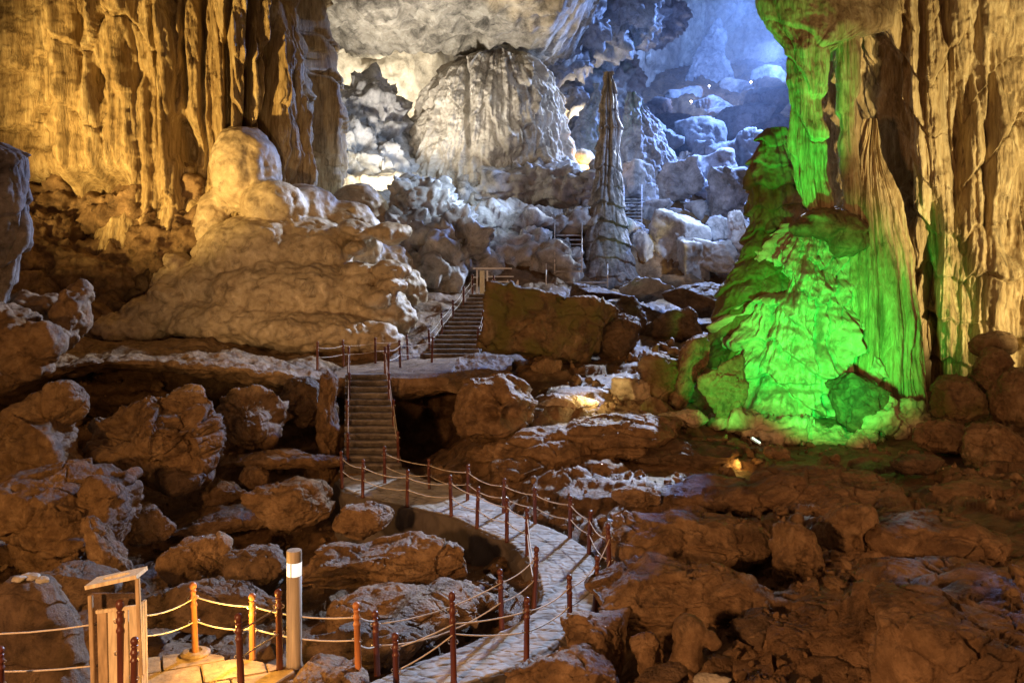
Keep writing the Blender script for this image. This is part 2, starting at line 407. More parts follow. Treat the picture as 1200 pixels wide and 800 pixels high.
def blobs(name, bl, voxel, mat, label, cat, seed, rough=.15, bil=(1.2, .12), smooth=3, ridge=0.0, flute=None, parent=None, group=None, fine=.03, strat=0.0, worl=None, fct=None):
    V, Fc, n0 = [], [], 0
    v, f = ico(4)
    for (px, py, rpx, rpy, d, *rest) in bl:
        a, c = rpx / F * d, rpy / F * d; b = rest[0] if rest else (a + c) / 2
        V.append(v * np.array([a, b, c]) + P(px, py, d)); Fc.append(f + n0); n0 += len(v)
    me = mesh_np('tmp', np.concatenate(V), np.concatenate(Fc)); o = bpy.data.objects.new('tmp', me); COL.objects.link(o)
    md = o.modifiers.new('r', 'REMESH'); md.mode = 'VOXEL'; md.voxel_size = voxel
    if smooth: ms = o.modifiers.new('s', 'SMOOTH'); ms.iterations = smooth; ms.factor = .5
    dg = bpy.context.evaluated_depsgraph_get(); dg.update()
    me2 = bpy.data.meshes.new_from_object(o.evaluated_get(dg)); bpy.data.objects.remove(o); bpy.data.meshes.remove(me); me2.name = name
    co = get_co(me2); no = get_no(me2)
    D = rough * fbm(co * .6, 4, seed)
    if bil: D += bil[1] * billow(co * bil[0], 3, seed + 7)
    if worl:
        f1, f2 = worley(co * np.array([worl[0], worl[0], worl[0] * 1.4], np.float32) + .4 * fbm(co * worl[0], 2, seed + 3)[:, None], seed); D += worl[1] * (.6 - f1) * 1.3 * (.25 + .75 * sstep(10, 7, co[:, 2]))
        f1, f2 = worley(co * np.array([worl[0] * 2.1, worl[0] * 1.6, worl[0] * 2.6], np.float32) + .35 * fbm(co * worl[0], 2, seed + 4)[:, None], seed + 1); D += worl[1] * .75 * (.5 - f1) * sstep(8, 5, co[:, 2])
    if fct: D += fct[1] * facet(co * fct[0] + .3 * fbm(co * fct[0], 2, seed + 8)[:, None], seed + 9) + fct[1] * .45 * facet(co * fct[0] * 2.6, seed + 10)
    if ridge: D += ridge * ridged(co * .8, 4, seed + 11)
    if flute:
        q = np.stack([(co[:, 0] + .35 * co[:, 1] + .4 * perlin(co * .4, seed)) * flute[0], co[:, 1] * .3, co[:, 2] * .09], 1)
        D += flute[1] * (np.abs(perlin(q, seed + 2)) * 2 - .4) * sstep(.9, .2, np.abs(no[:, 2]))
    if strat:
        t = co[:, 2] * 1.4 + .8 * perlin(co * .5, seed + 6); fr = t - np.floor(t); D += strat * ((1 - fr) * sstep(0, .12, fr) - .4)
    D += fine * fbm(co * 4.5, 3, seed + 13, .6)
    set_co(me2, co + no * D[:, None])
    me2.polygons.foreach_set('use_smooth', np.ones(len(me2.polygons), bool))
    o = link(name, me2, mat, parent)
    if parent is None: tag(o, label, cat, group); rebase(o)
    return o

# ------------------------------------------------------------------ camera
cam = bpy.data.cameras.new('camera'); co_ = bpy.data.objects.new('camera', cam); COL.objects.link(co_)
co_.location = (0, 0, CH); co_.rotation_euler = (R(90), 0, 0)
cam.sensor_width = 36; cam.lens = 36 * F / 1200; cam.shift_y = -(400 - HY) / 1200; cam.clip_start = .1; cam.clip_end = 500
scene.camera = co_

# ------------------------------------------------------------------ the path: edges on plan
def PZ(px, py, z=0.0):
    d = dat(py, z); return ((px - CX) / F * d, d, z)
Ledge = [(392, 562), (402, 574), (425, 583), (477, 594), (529, 605), (560, 620), (592, 634), (612, 648), (630, 672), (634, 695), (628, 715), (592, 737), (540, 757), (470, 783), (400, 812), (300, 850)]
Redge = [(470, 546), (500, 560), (530, 568), (562, 582), (590, 594), (624, 610), (666, 626), (694, 645), (702, 672), (706, 694), (700, 714), (672, 740), (640, 764), (600, 783), (520, 812), (400, 850)]
def resamp(pts, n):
    pts = np.array([PZ(*p)[:2] for p in pts]); s = np.concatenate([[0], np.cumsum(np.linalg.norm(np.diff(pts, axis=0), axis=1))]); s /= s[-1]
    t = np.linspace(0, 1, n); k = max(1, n // 40)
    return np.stack([smooth1(np.interp(t, s, pts[:, 0]), k), smooth1(np.interp(t, s, pts[:, 1]), k)], 1)
# pair the two edges by index so cross-sections stay square to the path
def paired(n):
    A = np.array([PZ(*p)[:2] for p in Ledge]); B = np.array([PZ(*p)[:2] for p in Redge])
    C = (A + B) / 2; s = np.concatenate([[0], np.cumsum(np.linalg.norm(np.diff(C, axis=0), axis=1))]); s /= s[-1]
    t = np.linspace(0, 1, n); k = max(1, n // 60)
    f = lambda M: np.stack([smooth1(np.interp(t, s, M[:, 0]), k), smooth1(np.interp(t, s, M[:, 1]), k)], 1)
    return f(A), f(B)
PA, PB = paired(900)
pathC = ((PA + PB) / 2)[::9]
def path_dist(xy):
    d = np.full(len(xy), 1e9, np.float32)
    for c in pathC: d = np.minimum(d, (xy[:, 0] - c[0]) ** 2 + (xy[:, 1] - c[1]) ** 2)
    return np.sqrt(d)

def make_path():
    nu = 90
    t = np.linspace(0, 1, nu)
    G = PA[:, None, :] * (1 - t)[None, :, None] + PB[:, None, :] * t[None, :, None]
    xy = G.reshape(-1, 2)
    p3 = np.stack([xy[:, 0] * 2.7, xy[:, 1] * 5.0, np.full(len(xy), .5)], 1)
    p3 += .28 * np.stack([perlin(p3 * .9, 3), perlin(p3 * .9, 4), np.zeros(len(xy))], 1)
    f1, f2 = worley(p3, 5)
    cell = sstep(.02, .20, f2 - f1)
    z = .014 * cell + .020 * fbm(p3 * .35, 3, 8) + .008 * fbm(p3 * 2.2, 4, 9)
    ed = np.minimum(t, 1 - t)[None, :].repeat(900, 0).ravel()
    z = z - .05 * (1 - sstep(0, .06, ed)) * (1 + perlin(p3 * .7, 12))
    top = np.concatenate([G, z.reshape(900, nu, 1)], 2)
    # skirts: rough masonry side walls
    rows = []
    for side, E, O in ((0, PA, PB), (1, PB, PA)):
        out = E - O; out /= np.linalg.norm(out, axis=1, keepdims=True); k = 26
        h = np.linspace(0, 1, k)
        Zs = -2.7 * h ** 1.1
        W = np.zeros((900, k, 3)); W[..., :2] = E[:, None, :] + out[:, None, :] * (.02 + .22 * h)[None, :, None]; W[..., 2] = Zs[None, :]
        q = W.reshape(-1, 3); dsp = (.16 * fbm(q * 1.6, 4, 15) + .05 * ridged(q * 3.5, 3, 16)).reshape(900, k) * sstep(0, .12, h)[None, :]
        W[..., :2] += out[:, None, :] * dsp[..., None]
        W[:, 0, 2] = top[:, 0 if side == 0 else -1, 2]
        rows.append(W)
    full = np.concatenate([rows[0][:, ::-1], top[:, 1:-1], rows[1]], 1)
    me = mesh_np('path', full.reshape(-1, 3), grid_faces(900, full.shape[1])[:, ::-1])
    o = link('path', me, None); o['kind'] = 'structure'
    # paving stones / joints / dark masonry sides, from real height and slope
    m, nt, b = nmat('path stone'); N = nt.nodes; L = nt.links
    geo = N.new('ShaderNodeNewGeometry'); sx = N.new('ShaderNodeSeparateXYZ'); L.new(geo.outputs['Position'], sx.inputs[0])
    n = N.new('ShaderNodeTexNoise'); n.inputs['Scale'].default_value = 2.4; n.inputs['Detail'].default_value = 8; L.new(geo.outputs['Position'], n.inputs['Vector'])
    cr = N.new('ShaderNodeValToRGB'); e = cr.color_ramp.elements; e[0].position = .35; e[0].color = (.27, .26, .25, 1); e[1].position = .68; e[1].color = (.46, .45, .44, 1); L.new(n.outputs[0], cr.inputs[0])
    mr = N.new('ShaderNodeMapRange'); mr.inputs[1].default_value = -.014; mr.inputs[2].default_value = .006; L.new(sx.outputs[2], mr.inputs[0])
    mx = N.new('ShaderNodeMix'); mx.data_type = 'RGBA'; mx.inputs[6].default_value = (.11, .09, .075, 1); L.new(mr.outputs[0], mx.inputs[0]); L.new(cr.outputs[0], mx.inputs[7])
    L.new(mx.outputs[2], b.inputs['Base Color']); b.inputs['Roughness'].default_value = .85
    n2 = N.new('ShaderNodeTexNoise'); n2.inputs['Scale'].default_value = 14; n2.inputs['Detail'].default_value = 6; L.new(geo.outputs['Position'], n2.inputs['Vector'])
    bp = N.new('ShaderNodeBump'); bp.inputs['Strength'].default_value = .4; bp.inputs['Distance'].default_value = .02; L.new(n2.outputs[0], bp.inputs['Height']); L.new(bp.outputs[0], b.inputs['Normal'])
    me.materials.append(m)
make_path()

# ------------------------------------------------------------------ the ground: one sheet
gp = [(690,800,12.9),(900,800,12.0),(1150,800,11.2),(1300,800,11.2),(740,730,14.8),(900,705,14.9),(1150,700,14.0),(760,650,18.2),(900,645,17.8),(1150,625,18.2),
      (720,600,21),(850,572,22.5),(1000,562,23.3),(1190,552,23.5),(660,575,22.6),(640,530,25.5),(740,525,26.3),(850,532,27),(1000,522,29),(1190,500,28),(1300,520,27),
      (620,478,28.3),(690,455,31),(780,432,33),(600,440,32.5),(700,422,35),(780,398,38),(640,405,38),(860,400,38),(1000,440,38),
      (600,345,44),(640,335,46),(700,345,47),(780,352,46),(850,362,45),(600,300,50),(680,286,52),(760,274,56),(560,250,58),(660,246,60),
      (760,234,64),(850,255,62),(780,186,78),(900,196,80),(760,140,95),(850,126,100),(920,112,105),(700,180,82),(1000,150,98),(1000,320,60),(1150,300,60),
      (470,340,44),(430,318,47),(480,266,53),(400,262,56),(100,398,37),(300,395,37),(450,418,35.5),(530,405,37.5),(-100,398,37),(100,345,43),(300,340,43),(560,352,42.5),(380,225,68),(500,220,70),(200,240,66)]
cp = [tuple(P(*g)) for g in gp]
cp += [(-6,20,-1.7),(-10,20,-1.4),(-3.2,22.5,-1.8),(-8,25,-1.5),(-14,24,-.7),(-5,15.5,-1.7),(-10,14,-1.2),(-2.5,15,-1.6),(-16,18,-.6),(-12,29,-.4),(-5.5,29,-.6),(-17,28,.3),(-12,33,-.2),(-5,33,-.2),(-3.0,33,-.4),(-2.5,29,-.3),
       (-20,24,.8),(-24,34,2.6),(-1.8,31,-.3),(-6,9,-1.2),(0,8,-.6),(6,7,.3),(-12,8,-1.2),(12,7,.6),(-2,11.2,-.7),(1.3,17.5,-.25),(2.4,17,-.5),(.3,21,-.2),(-1.2,24.5,-.2),(1.5,14,-.4),(3,14.2,-.1)]
cp = np.array(cp, float)
def tps_fit(c, lam=.02):
    d = np.linalg.norm(c[:, None, :2] - c[None, :, :2], axis=2); K = np.where(d > 0, d * d * np.log(d + 1e-9), 0) + lam * np.eye(len(c)) * 30
    Pm = np.concatenate([np.ones((len(c), 1)), c[:, :2]], 1); A = np.block([[K, Pm], [Pm.T, np.zeros((3, 3))]])
    return np.linalg.solve(A, np.concatenate([c[:, 2], np.zeros(3)]))
TW = tps_fit(cp)
def tps(xy):
    out = TW[-3] + TW[-2] * xy[:, 0] + TW[-1] * xy[:, 1]
    for i, c in enumerate(cp):
        r2 = (xy[:, 0] - c[0]) ** 2 + (xy[:, 1] - c[1]) ** 2
        out += TW[i] * .5 * r2 * np.log(r2 + 1e-12)
    return out
def ground_z(xy):
    xy = np.asarray(xy, float); z = tps(xy)
    q = np.stack([xy[:, 0], xy[:, 1], z * .6], 1).astype(np.float32)
    amp = 1 + sstep(40, 70, xy[:, 1]) * 2.0
    wq = q + .5 * np.stack([perlin(q * .6, 131), perlin(q * .6, 132), np.zeros(len(q), np.float32)], 1)
    n = .42 * fbm(q * .26, 3, 100) + .12 * ridged(q * .5, 3, 101) + .30 * facet(wq * np.array([.55, .8, .5], np.float32), 105) + .15 * facet(wq * np.array([1.3, 1.9, 1.2], np.float32), 106) + .05 * fbm(q * 2.0, 4, 102, .6)
    far = sstep(35, 50, xy[:, 1])
    # flat-lying layers near, broken blocks far
    zz = z + n * amp
    st = .42; t = zz / st + .5 * perlin(q * .5, 104); fr = t - np.floor(t)
    zz = zz + (1 - far) * st * .55 * (sstep(.1, .75, fr) - fr)
    pd = path_dist(xy)
    k = 1 - sstep(.65, 1.5, pd)
    zz = np.where(pd < 1.6, zz * (1 - k) + np.minimum(zz, -.22) * k, zz)
    return zz
def make_ground():
    nd, na = 700, 820
    d = 7.2 * (125 / 7.2) ** np.linspace(0, 1, nd); a = np.linspace(-.78, .80, na)
    D, A = np.meshgrid(d, a, indexing='ij'); xy = np.stack([(A * D).ravel(), D.ravel()], 1)
    z = ground_z(xy)
    me = mesh_np('cave_ground', np.concatenate([xy, z[:, None]], 1), grid_faces(nd, na))
    o = link('cave_ground', me, M_ground); o['kind'] = 'structure'
make_ground()

# ------------------------------------------------------------------ the undercut ledge (plateau lip) left of and under the stair head
def make_ledge():
    nu, nt = 620, 230
    px = np.linspace(-80, 600, nu)
    X = [-80, 0, 60, 130, 200, 280, 340, 390, 430, 470, 520, 560, 600]
    lipy = np.interp(px, X, [425, 430, 426, 418, 420, 426, 436, 440, 441, 441, 440, 438, 436])
    dl = np.interp(px, X, [25.5, 26.5, 27.5, 28.5, 28.8, 29.2, 30, 30.6, 30.7, 30.4, 29.8, 30.2, 31.5])
    th = np.interp(px, X, [.9, .8, .55, .42, .45, .5, .7, .9, 1, .85, .75, .9, 1.3])
    lipy, dl, th = smooth1(lipy, 14), smooth1(dl, 14), smooth1(th, 14)
    zl = zat(lipy, dl)
    t = np.linspace(0, 1, nt)
    V = np.zeros((nu, nt, 3))
    for i in range(nu):
        top = zl[i]; T = th[i]; f = dl[i]
        yb = 39.5
        prof_y = np.interp(t, [0, .12, .25, .32, .36, .40, .48, 1], [f + 5, f + 2.4, f + .5, f + .1, f, f + .08, f + .6, yb])
        prof_z = np.interp(t, [0, .12, .25, .32, .36, .40, .48, 1], [top - T - .5, top - T - .3, top - T, top - T * .75, top - T * .4, top - .08, top + .02, max(top, 2.45)])
        V[i, :, 0] = (px[i] - CX) / F * prof_y if False else (px[i] - CX) / F * f + (prof_y - f) * 0.0
        V[i, :, 1] = prof_y; V[i, :, 2] = prof_z
    V[..., 0] += ((px - CX) / F)[:, None] * np.maximum(V[..., 1] - dl[:, None], 0) * .8
    p = V.reshape(-1, 3).astype(np.float32)
    du = np.gradient(V, axis=0); dv = np.gradient(V, axis=1); n = np.cross(dv, du); n /= np.linalg.norm(n, axis=2, keepdims=True) + 1e-9
    D = .28 * fbm(p * .35, 3, 200) + .12 * ridged(p * np.array([.8, .8, 2.2], np.float32), 4, 201) + .035 * fbm(p * 3, 4, 202, .6)
    q = p * np.array([.9, .9, 1.3], np.float32); f1, f2 = worley(q + .3 * fbm(q, 2, 5)[:, None], 9); D += .22 * (.5 - f1) * sstep(.42, .55, np.tile(t, nu)); f1, f2 = worley(p * np.array([2.4, 1.6, 2.4], np.float32) + .3 * fbm(p, 2, 6)[:, None], 19); D += .14 * (.5 - f1) * sstep(.40, .50, np.tile(t, nu))
    # keep the stair head and the landing walkable
    sx = p[:, 0]; ix = (sx > -6.6) & (sx < -2.2) & (p[:, 2] > 2.0)
    D = np.where(ix, D * .25, D)
    V = p + n.reshape(-1, 3) * D[:, None]
    me = mesh_np('rock_ledge', V, grid_faces(nu, nt))
    me.flip_normals() if False else None
    o = link('rock_ledge', me, M_bould); tag(o, 'broad flat rock ledge with dark hollows beneath, carrying the stair landing', 'rock ledge'); rebase(o)
make_ledge()

# ------------------------------------------------------------------ stairs
def staircase(name, label, n, a, b, za, zb, mat):
    "a, b = (left xy, right xy) at foot and head"
    root = empty(name, ((a[0][0] + a[1][0]) / 2, a[0][1], za), label, 'staircase')
    o = np.array(root.location)
    for k in range(n):
        t0, t1 = k / n, (k + 1) / n
        L0 = np.array(a[0]) * (1 - t0) + np.array(b[0]) * t0; R0 = np.array(a[1]) * (1 - t0) + np.array(b[1]) * t0
        L1 = np.array(a[0]) * (1 - t1) + np.array(b[0]) * t1; R1 = np.array(a[1]) * (1 - t1) + np.array(b[1]) * t1
        zt = za + (zb - za) * (k + 1) / n; zb_ = zt - (zb - za) / n - .12
        nx = 40; u = np.linspace(0, 1, nx); rows = []
        back = .06
        wv = .018 * perlin(np.stack([u * 9, np.full(nx, k * 3.3), np.full(nx, .5)], 1), 5); wz = .012 * perlin(np.stack([u * 7, np.full(nx, k * 5.1), np.full(nx, 2.5)], 1), 6)
        def row(f, z, dy=0.0):
            q = np.zeros((nx, 3)); A = L0 * (1 - f) + L1 * f; B = R0 * (1 - f) + R1 * f
            q[:, :2] = A[None] * (1 - u)[:, None] + B[None] * u[:, None]; q[:, 1] += dy; q[:, 2] = z; return q
        r = [row(0, zb_), row(0, zt - .09), row(0, zt - .08), row(0, zt - .015), row(0, zt), row(.5, zt), row(1.15, zt)]
        for i_, dy in ((2, -.035), (3, -.04), (4, -.02)):
            r[i_][:, 1] += dy + wv; 
        for i_ in (2, 3, 4, 5, 6): r[i_][:, 2] += wz
        r.append(row(1.15, zb_)); G = np.stack(r) - o
        V = G.reshape(-1, 3); fc = grid_faces(len(r), nx); fc = fc[:, ::-1]
        m = len(r); 
        V2 = np.concatenate([V, [G[:, 0].mean(0), G[:, -1].mean(0)]])
        i = np.arange(m) * nx; j = np.roll(i, -1)
        tri = np.concatenate([fc[:, [0, 1, 2]], fc[:, [0, 2, 3]], np.stack([np.full(m, m * nx), i, j], 1), np.stack([np.full(m, m * nx + 1), j + nx - 1, i + nx - 1], 1), 
                              np.concatenate([np.stack([(m - 1) * nx + np.arange(nx - 1), np.arange(nx - 1), np.arange(1, nx)], 1), np.stack([(m - 1) * nx + np.arange(nx - 1), np.arange(1, nx), (m - 1) * nx + np.arange(1, nx)], 1)])])
        link('step', mesh_np('step', V2, tri, smooth=False), mat, root)
    # solid core under the flight
    core = np.array([[*a[0], za - 1.2], [*a[1], za - 1.2], [*b[1], za - 1.2], [*b[0], za - 1.2], [*a[0], za - .02], [*a[1], za - .02], [*b[1], zb - (zb - za) / n - .02], [*b[0], zb - (zb - za) / n - .02]]) - o
    core[[0, 4], 0] += .06; core[[3, 7], 0] += .06; core[[1, 5], 0] -= .06; core[[2, 6], 0] -= .06; core[[4, 5], 1] += .12; core[[0, 1], 1] += .12
    link('stair_core', mesh_np('stair_core', core, [[0, 3, 2, 1], [4, 5, 6, 7], [0, 1, 5, 4], [2, 3, 7, 6], [1, 2, 6, 5], [3, 0, 4, 7]], False), M_dark, root)
    return root
LS_a, LS_b = ((-5.22, 26.5), (-3.42, 26.5)), ((-6.0, 30.75), (-4.5, 30.75))
US_a, US_b = ((-3.75, 36.2), (-1.45, 36.2)), ((-2.0, 42.4), (-.75, 42.4))
staircase('stone_staircase', 'lower flight of dark stone stairs climbing from the path to the ledge', 14, LS_a, LS_b, 0.0, 2.46, M_step)
staircase('stone_staircase', 'upper flight of dark stone stairs rising behind the mossy boulder', 15, US_a, US_b, 2.46, 5.0, M_step)

# ------------------------------------------------------------------ railing posts and ropes
ORD = ['first', 'second', 'third', 'fourth', 'fifth', 'sixth', 'seventh', 'eighth', 'ninth', 'tenth', 'eleventh', 'twelfth']
def post_proto():
    r = empty('railing_post', (0, 0, 0))
    MB().lathe([(.052, 0), (.052, .03), (.047, .05), (.045, .66), (.052, .67), (.055, .685), (.050, .70), (.040, .72), (.040, .755), (.050, .765), (.054, .785), (.050, .805), (.040, .82), (.036, .86), (.046, .868), (.046, .88), (.03, .895)], 16).build('shaft', M_post, r, True)
    MB().lathe([(.028, .890), (.042, .905), (.052, .93), (.054, .95), (.046, .975), (.028, .993), (.008, 1.0)], 16).build('finial', M_post, r, True)
    for zz in (.785, .46):
        m = MB(); m.tube([(.055 + .022 * math.cos(a), -.004, zz + .022 * math.sin(a)) for a in np.linspace(0, 6.283, 11)], .006, 5); m.build('eyelet', M_metal, r); m = MB()
        m.tube([(-.055 - .022 * math.cos(a), -.004, zz + .022 * math.sin(a)) for a in np.linspace(0, 6.283, 11)], .006, 5)
        m.build('eyelet', M_metal, r)
    return r
PROTO = post_proto(); proto_used = False
def copy_tree(o):
    c = o.copy(); COL.objects.link(c)
    for ch in o.children:
        k = ch.copy(); COL.objects.link(k); k.parent = c
    return c
def add_post(x, y, z, h, label, rz=0.0):
    global proto_used
    o = PROTO if not proto_used else copy_tree(PROTO); proto_used = True
    o.location = (float(x), float(y), float(z)); o.scale = (1, 1, float(h)); o.rotation_euler = (R(random.uniform(-2.6, 2.6)), R(random.uniform(-2.6, 2.6)), random.uniform(-.4, .4))
    tag(o, label, 'post', 'red-brown railing posts along the path and stairs')
    return (x, y, z, h)
def rope(pts, frac, sag, label, mat=None, r=.011):
    P3 = []
    for (a, b) in zip(pts[:-1], pts[1:]):
        A = np.array([a[0], a[1], a[2] + a[3] * (frac if len(a) < 5 else a[4][0 if frac > .6 else 1])]); B = np.array([b[0], b[1], b[2] + b[3] * (frac if len(b) < 5 else b[4][0 if frac > .6 else 1])])
        L = np.linalg.norm(B - A); sg = sag * L * random.uniform(.6, 1.3)
        for k in range(9):
            t = k / 9; q = A * (1 - t) + B * t; q[2] -= sg * 4 * t * (1 - t); P3.append(q)
    P3.append(B)
    o0 = P3[0].copy()
    o = MB().tube([p - o0 for p in P3], r, 6).build('rope', mat or M_rope, None, True); o.location = [float(v) for v in o0]
    tag(o, label, 'rope', 'ropes strung between the railing posts')
def rail(items, z, labels, ropelab, sag=.06, extra=None, ropes=True):
    out = []
    for i, it in enumerate(items):
        px, yt, yb = it[:3]; zz = it[3] if len(it) > 3 else z; d = dat(yb, zz)
        out.append(add_post((px - CX) / F * d, d, zz - .02, max(.85, (yb - yt) * d / F + .02), labels(i)))
    pts = out if extra is None else extra(out)
    if ropes:
        rope(pts, .785, sag, 'upper ' + ropelab); rope(pts, .46, sag, 'lower ' + ropelab)
    return out
A_rail = [(401,528,571),(425,538,582),(477,550,593),(529,556,604),(559,570,618),(594,583,634),(618,594,650),(626,640,712),(588,667,736),(442,714,790)]
rail(A_rail, 0.0, lambda i: ORD[i] + ' railing post from the stair foot along the outer left edge of the path', 'pale rope along the outer left edge of the winding path')
B_rail = [(451,522,566),(503,537,573),(548,544,586),(590,560,601),(627,570,614),(668,580,630),(690,597,648),(715,612,690),(697,650,717),(668,673,740),(617,700,773)]
rB = rail(B_rail, 0.0, lambda i: ORD[i] + ' railing post from the stair foot along the right edge of the path', 'pale rope along the right edge of the winding path')
p1 = (532, 692, 800); d1 = dat(800, 0)
pp = add_post((532 - CX) / F * d1, d1, -.02, 108 * d1 / F, 'tall red-brown railing post where the path meets the bottom of the photo')
d2 = dat(822, 0); p2 = add_post((465 - CX) / F * d2, d2, -.02, 83 * d2 / F, 'red-brown railing post cut off by the lower frame edge beside the tall post')
last = rB[-1]; k_ = (*pp, (.66, .55)); rope([last, k_, p2], .785, .03, 'upper pale rope from the front path post to the tall post'); rope([last, k_, p2], .46, .03, 'lower pale rope from the front path post to the tall post')
def stair_rail(side, ts, a, b, za, zb, lab, rl, hh=1.0, first=None, last=None):
    pts = []
    for i, t in enumerate(ts):
        A = np.array(a[side]); B = np.array(b[side]); q = A * (1 - t) + B * t; dx = .10 if side == 0 else -.10
        pts.append(add_post(q[0] + dx, q[1] + .1, za + (zb - za) * (t + .035) - .04, hh, ORD[i] + lab))
    if first: pts = [first] + pts
    if last: pts = pts + last
    rope(pts, .785, .05, 'upper ' + rl); rope(pts, .46, .05, 'lower ' + rl)
    return pts
l1 = stair_rail(0, (.03, .36, .66, .97), LS_a, LS_b, 0, 2.46, ' post up the left side of the lower stairs', 'pale rope up the left side of the lower stairs')
l2 = stair_rail(1, (.04, .36, .66, .97), LS_a, LS_b, 0, 2.46, ' post up the right side of the lower stairs', 'pale rope up the right side of the lower stairs')
lz = 2.46
rail([(372,400,434),(403,398,429),(440,395,425),(478,392,421)], lz, lambda i: ORD[i] + ' post from the left at the rear of the ledge landing', 'rope at the rear of the ledge landing', .03)
rail([(455,403,438),(469,398,430),(506,394,425)], lz, lambda i: ORD[i] + ' post from the left at the front of the ledge landing', 'rope at the front of the ledge landing', .03)
stair_rail(0, (.06, .3, .52, .75, .97), US_a, US_b, 2.46, 5.0, ' post up the left side of the upper stairs', 'rope up the left side of the upper stairs')
stair_rail(1, (.08, .34, .62, .95), US_a, US_b, 2.46, 5.0, ' post up the right side of the upper stairs', 'rope up the right side of the upper stairs')
# wooden platform, bottom left
pz = .6
plat = [(229,680,766),(296,693,771),(420,705,786)]
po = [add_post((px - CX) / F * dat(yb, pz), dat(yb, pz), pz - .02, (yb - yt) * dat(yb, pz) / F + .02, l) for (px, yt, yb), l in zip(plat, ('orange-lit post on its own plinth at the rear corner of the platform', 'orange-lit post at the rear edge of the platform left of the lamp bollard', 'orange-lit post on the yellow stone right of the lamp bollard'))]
po2 = [add_post((px - CX) / F * dat(yb, pz), dat(yb, pz), pz - .02, (yb - yt) * dat(yb, pz) / F + .02, l) for (px, yt, yb), l in zip([(1,755,835),(142,700,815),(283,717,812),(328,690,783)], ('dark post at the extreme left bottom corner of the photo', 'dark post standing in front of the litter bin', 'dark post at the front edge of the lit platform', 'dark post with a lit golden ball touching the lamp bollard'))]
add_post((157 - CX) / F * dat(832, pz), dat(832, pz), pz - .02, .95, 'short dark post in front of the litter bin beside the taller post')
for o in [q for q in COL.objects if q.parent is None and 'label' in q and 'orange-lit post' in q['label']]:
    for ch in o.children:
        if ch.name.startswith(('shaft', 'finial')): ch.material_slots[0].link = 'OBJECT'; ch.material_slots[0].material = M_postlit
far_l = (float(P(164, 720, 11.42)[0]), 11.42, .92, .83)
rope([far_l, po[0], po[1], po[2]], .785, .05, 'upper pale rope behind the platform'); rope([far_l, po[0], po[1], po[2]], .46, .05, 'lower pale rope behind the platform')
rope([po2[2], po2[3]], .785, .0, 'upper bright yellow rope slanting to the lamp bollard'); rope([po2[2], po2[3]], .46, .0, 'lower bright yellow rope slanting to the lamp bollard')
rope([(-8.8, 11.3, .75, 1), po2[1]], .785, .05, 'upper dim rope at the left bottom corner by the stump'); rope([(-8.8, 11.3, .75, 1), po2[1]], .36, .05, 'lower dim rope at the left bottom corner by the stump')
rA9 = P(442, 735, 13.2)
rope([po[2], (rA9[0], 13.2, 0, 1.0)], .785, .04, 'upper rope from the platform to the path railing'); rope([po[2], (rA9[0], 13.2, 0, 1.0)], .40, .04, 'lower rope from the platform to the path railing')
def platform():
    c = [PZ(150, 772, pz), PZ(232, 762, pz), PZ(352, 783, pz), PZ(318, 803, pz), PZ(250, 850, pz), PZ(120, 850, pz)]
    ctr = np.mean([q[:2] for q in c], axis=0)
    root = empty('stone_platform', (ctr[0], ctr[1], pz - .35), 'yellow-lit paved platform with thin joints in front of the litter bin', 'platform')
    poly = np.array([q[:2] for q in c])
    def inside_cut(p, n, off):  # convex clip
        out = []
        for i in range(len(p)):
            a, b = p[i], p[(i + 1) % len(p)]; da, db = a @ n - off, b @ n - off
            if da <= 0: out.append(a)
            if da * db < 0: out.append(a + (b - a) * da / (da - db))
        return np.array(out) if out else np.zeros((0, 2))
    ang = R(24); u = np.array([math.cos(ang), math.sin(ang)]); v = np.array([-u[1], u[0]])
    for i in range(-6, 7):
        for j in range(-6, 7):
            sh = .35 * (j % 2)
            q = poly
            for n, off in ((u, (i + 1) * .85 + sh + ctr @ u - .012), (-u, -(i * .85 + sh + ctr @ u + .012)), (v, (j + 1) * .62 + ctr @ v - .012), (-v, -(j * .62 + ctr @ v + .012))):
                if len(q) >= 3: q = inside_cut(q, n, off)
            if len(q) < 3: continue
            bm = bmesh.new(); hz = pz + random.uniform(-.008, .008)
            fv = [bm.verts.new((float(a - ctr[0]), float(b - ctr[1]), .35 + hz - pz)) for a, b in q]; f = bm.faces.new(fv)
            if f.calc_area() < .01: bm.free(); continue
            g = bmesh.ops.extrude_face_region(bm, geom=[f]); bmesh.ops.translate(bm, verts=[e for e in g['geom'] if isinstance(e, bmesh.types.BMVert)], vec=(0, 0, -.16))
            bmesh.ops.recalc_face_normals(bm, faces=bm.faces); bmesh.ops.bevel(bm, geom=list(bm.edges), offset=.012, segments=2, affect='EDGES')
            me = bpy.data.meshes.new('paving_slab'); bm.to_mesh(me); bm.free(); link('paving_slab', me, M_slab, root)
    bm = bmesh.new(); k = (poly - ctr) * .985
    fv = [bm.verts.new((float(a), float(b), .235)) for a, b in k]; f = bm.faces.new(fv); g = bmesh.ops.extrude_face_region(bm, geom=[f]); bmesh.ops.translate(bm, verts=[e for e in g['geom'] if isinstance(e, bmesh.types.BMVert)], vec=(0, 0, -2.0)); bmesh.ops.recalc_face_normals(bm, faces=bm.faces)
    me = bpy.data.meshes.new('bed'); bm.to_mesh(me); bm.free(); link('bed', me, M_dark, root)
M_slab = rock('platform stone', (.22, .15, .08), (.33, .235, .13), (.42, .31, .18), 2.0, .45, .6)
platform()
x, y = po[0][:2]
MBp = MB().lathe([(.21, 0), (.21, .035), (.17, .06), (.10, .07), (.10, .03)], 20).build('plinth', M_slab, None); MBp.location = (x, y, pz - .01); tag(MBp, 'round pale plinth at the foot of the rear corner post on the platform', 'plinth')
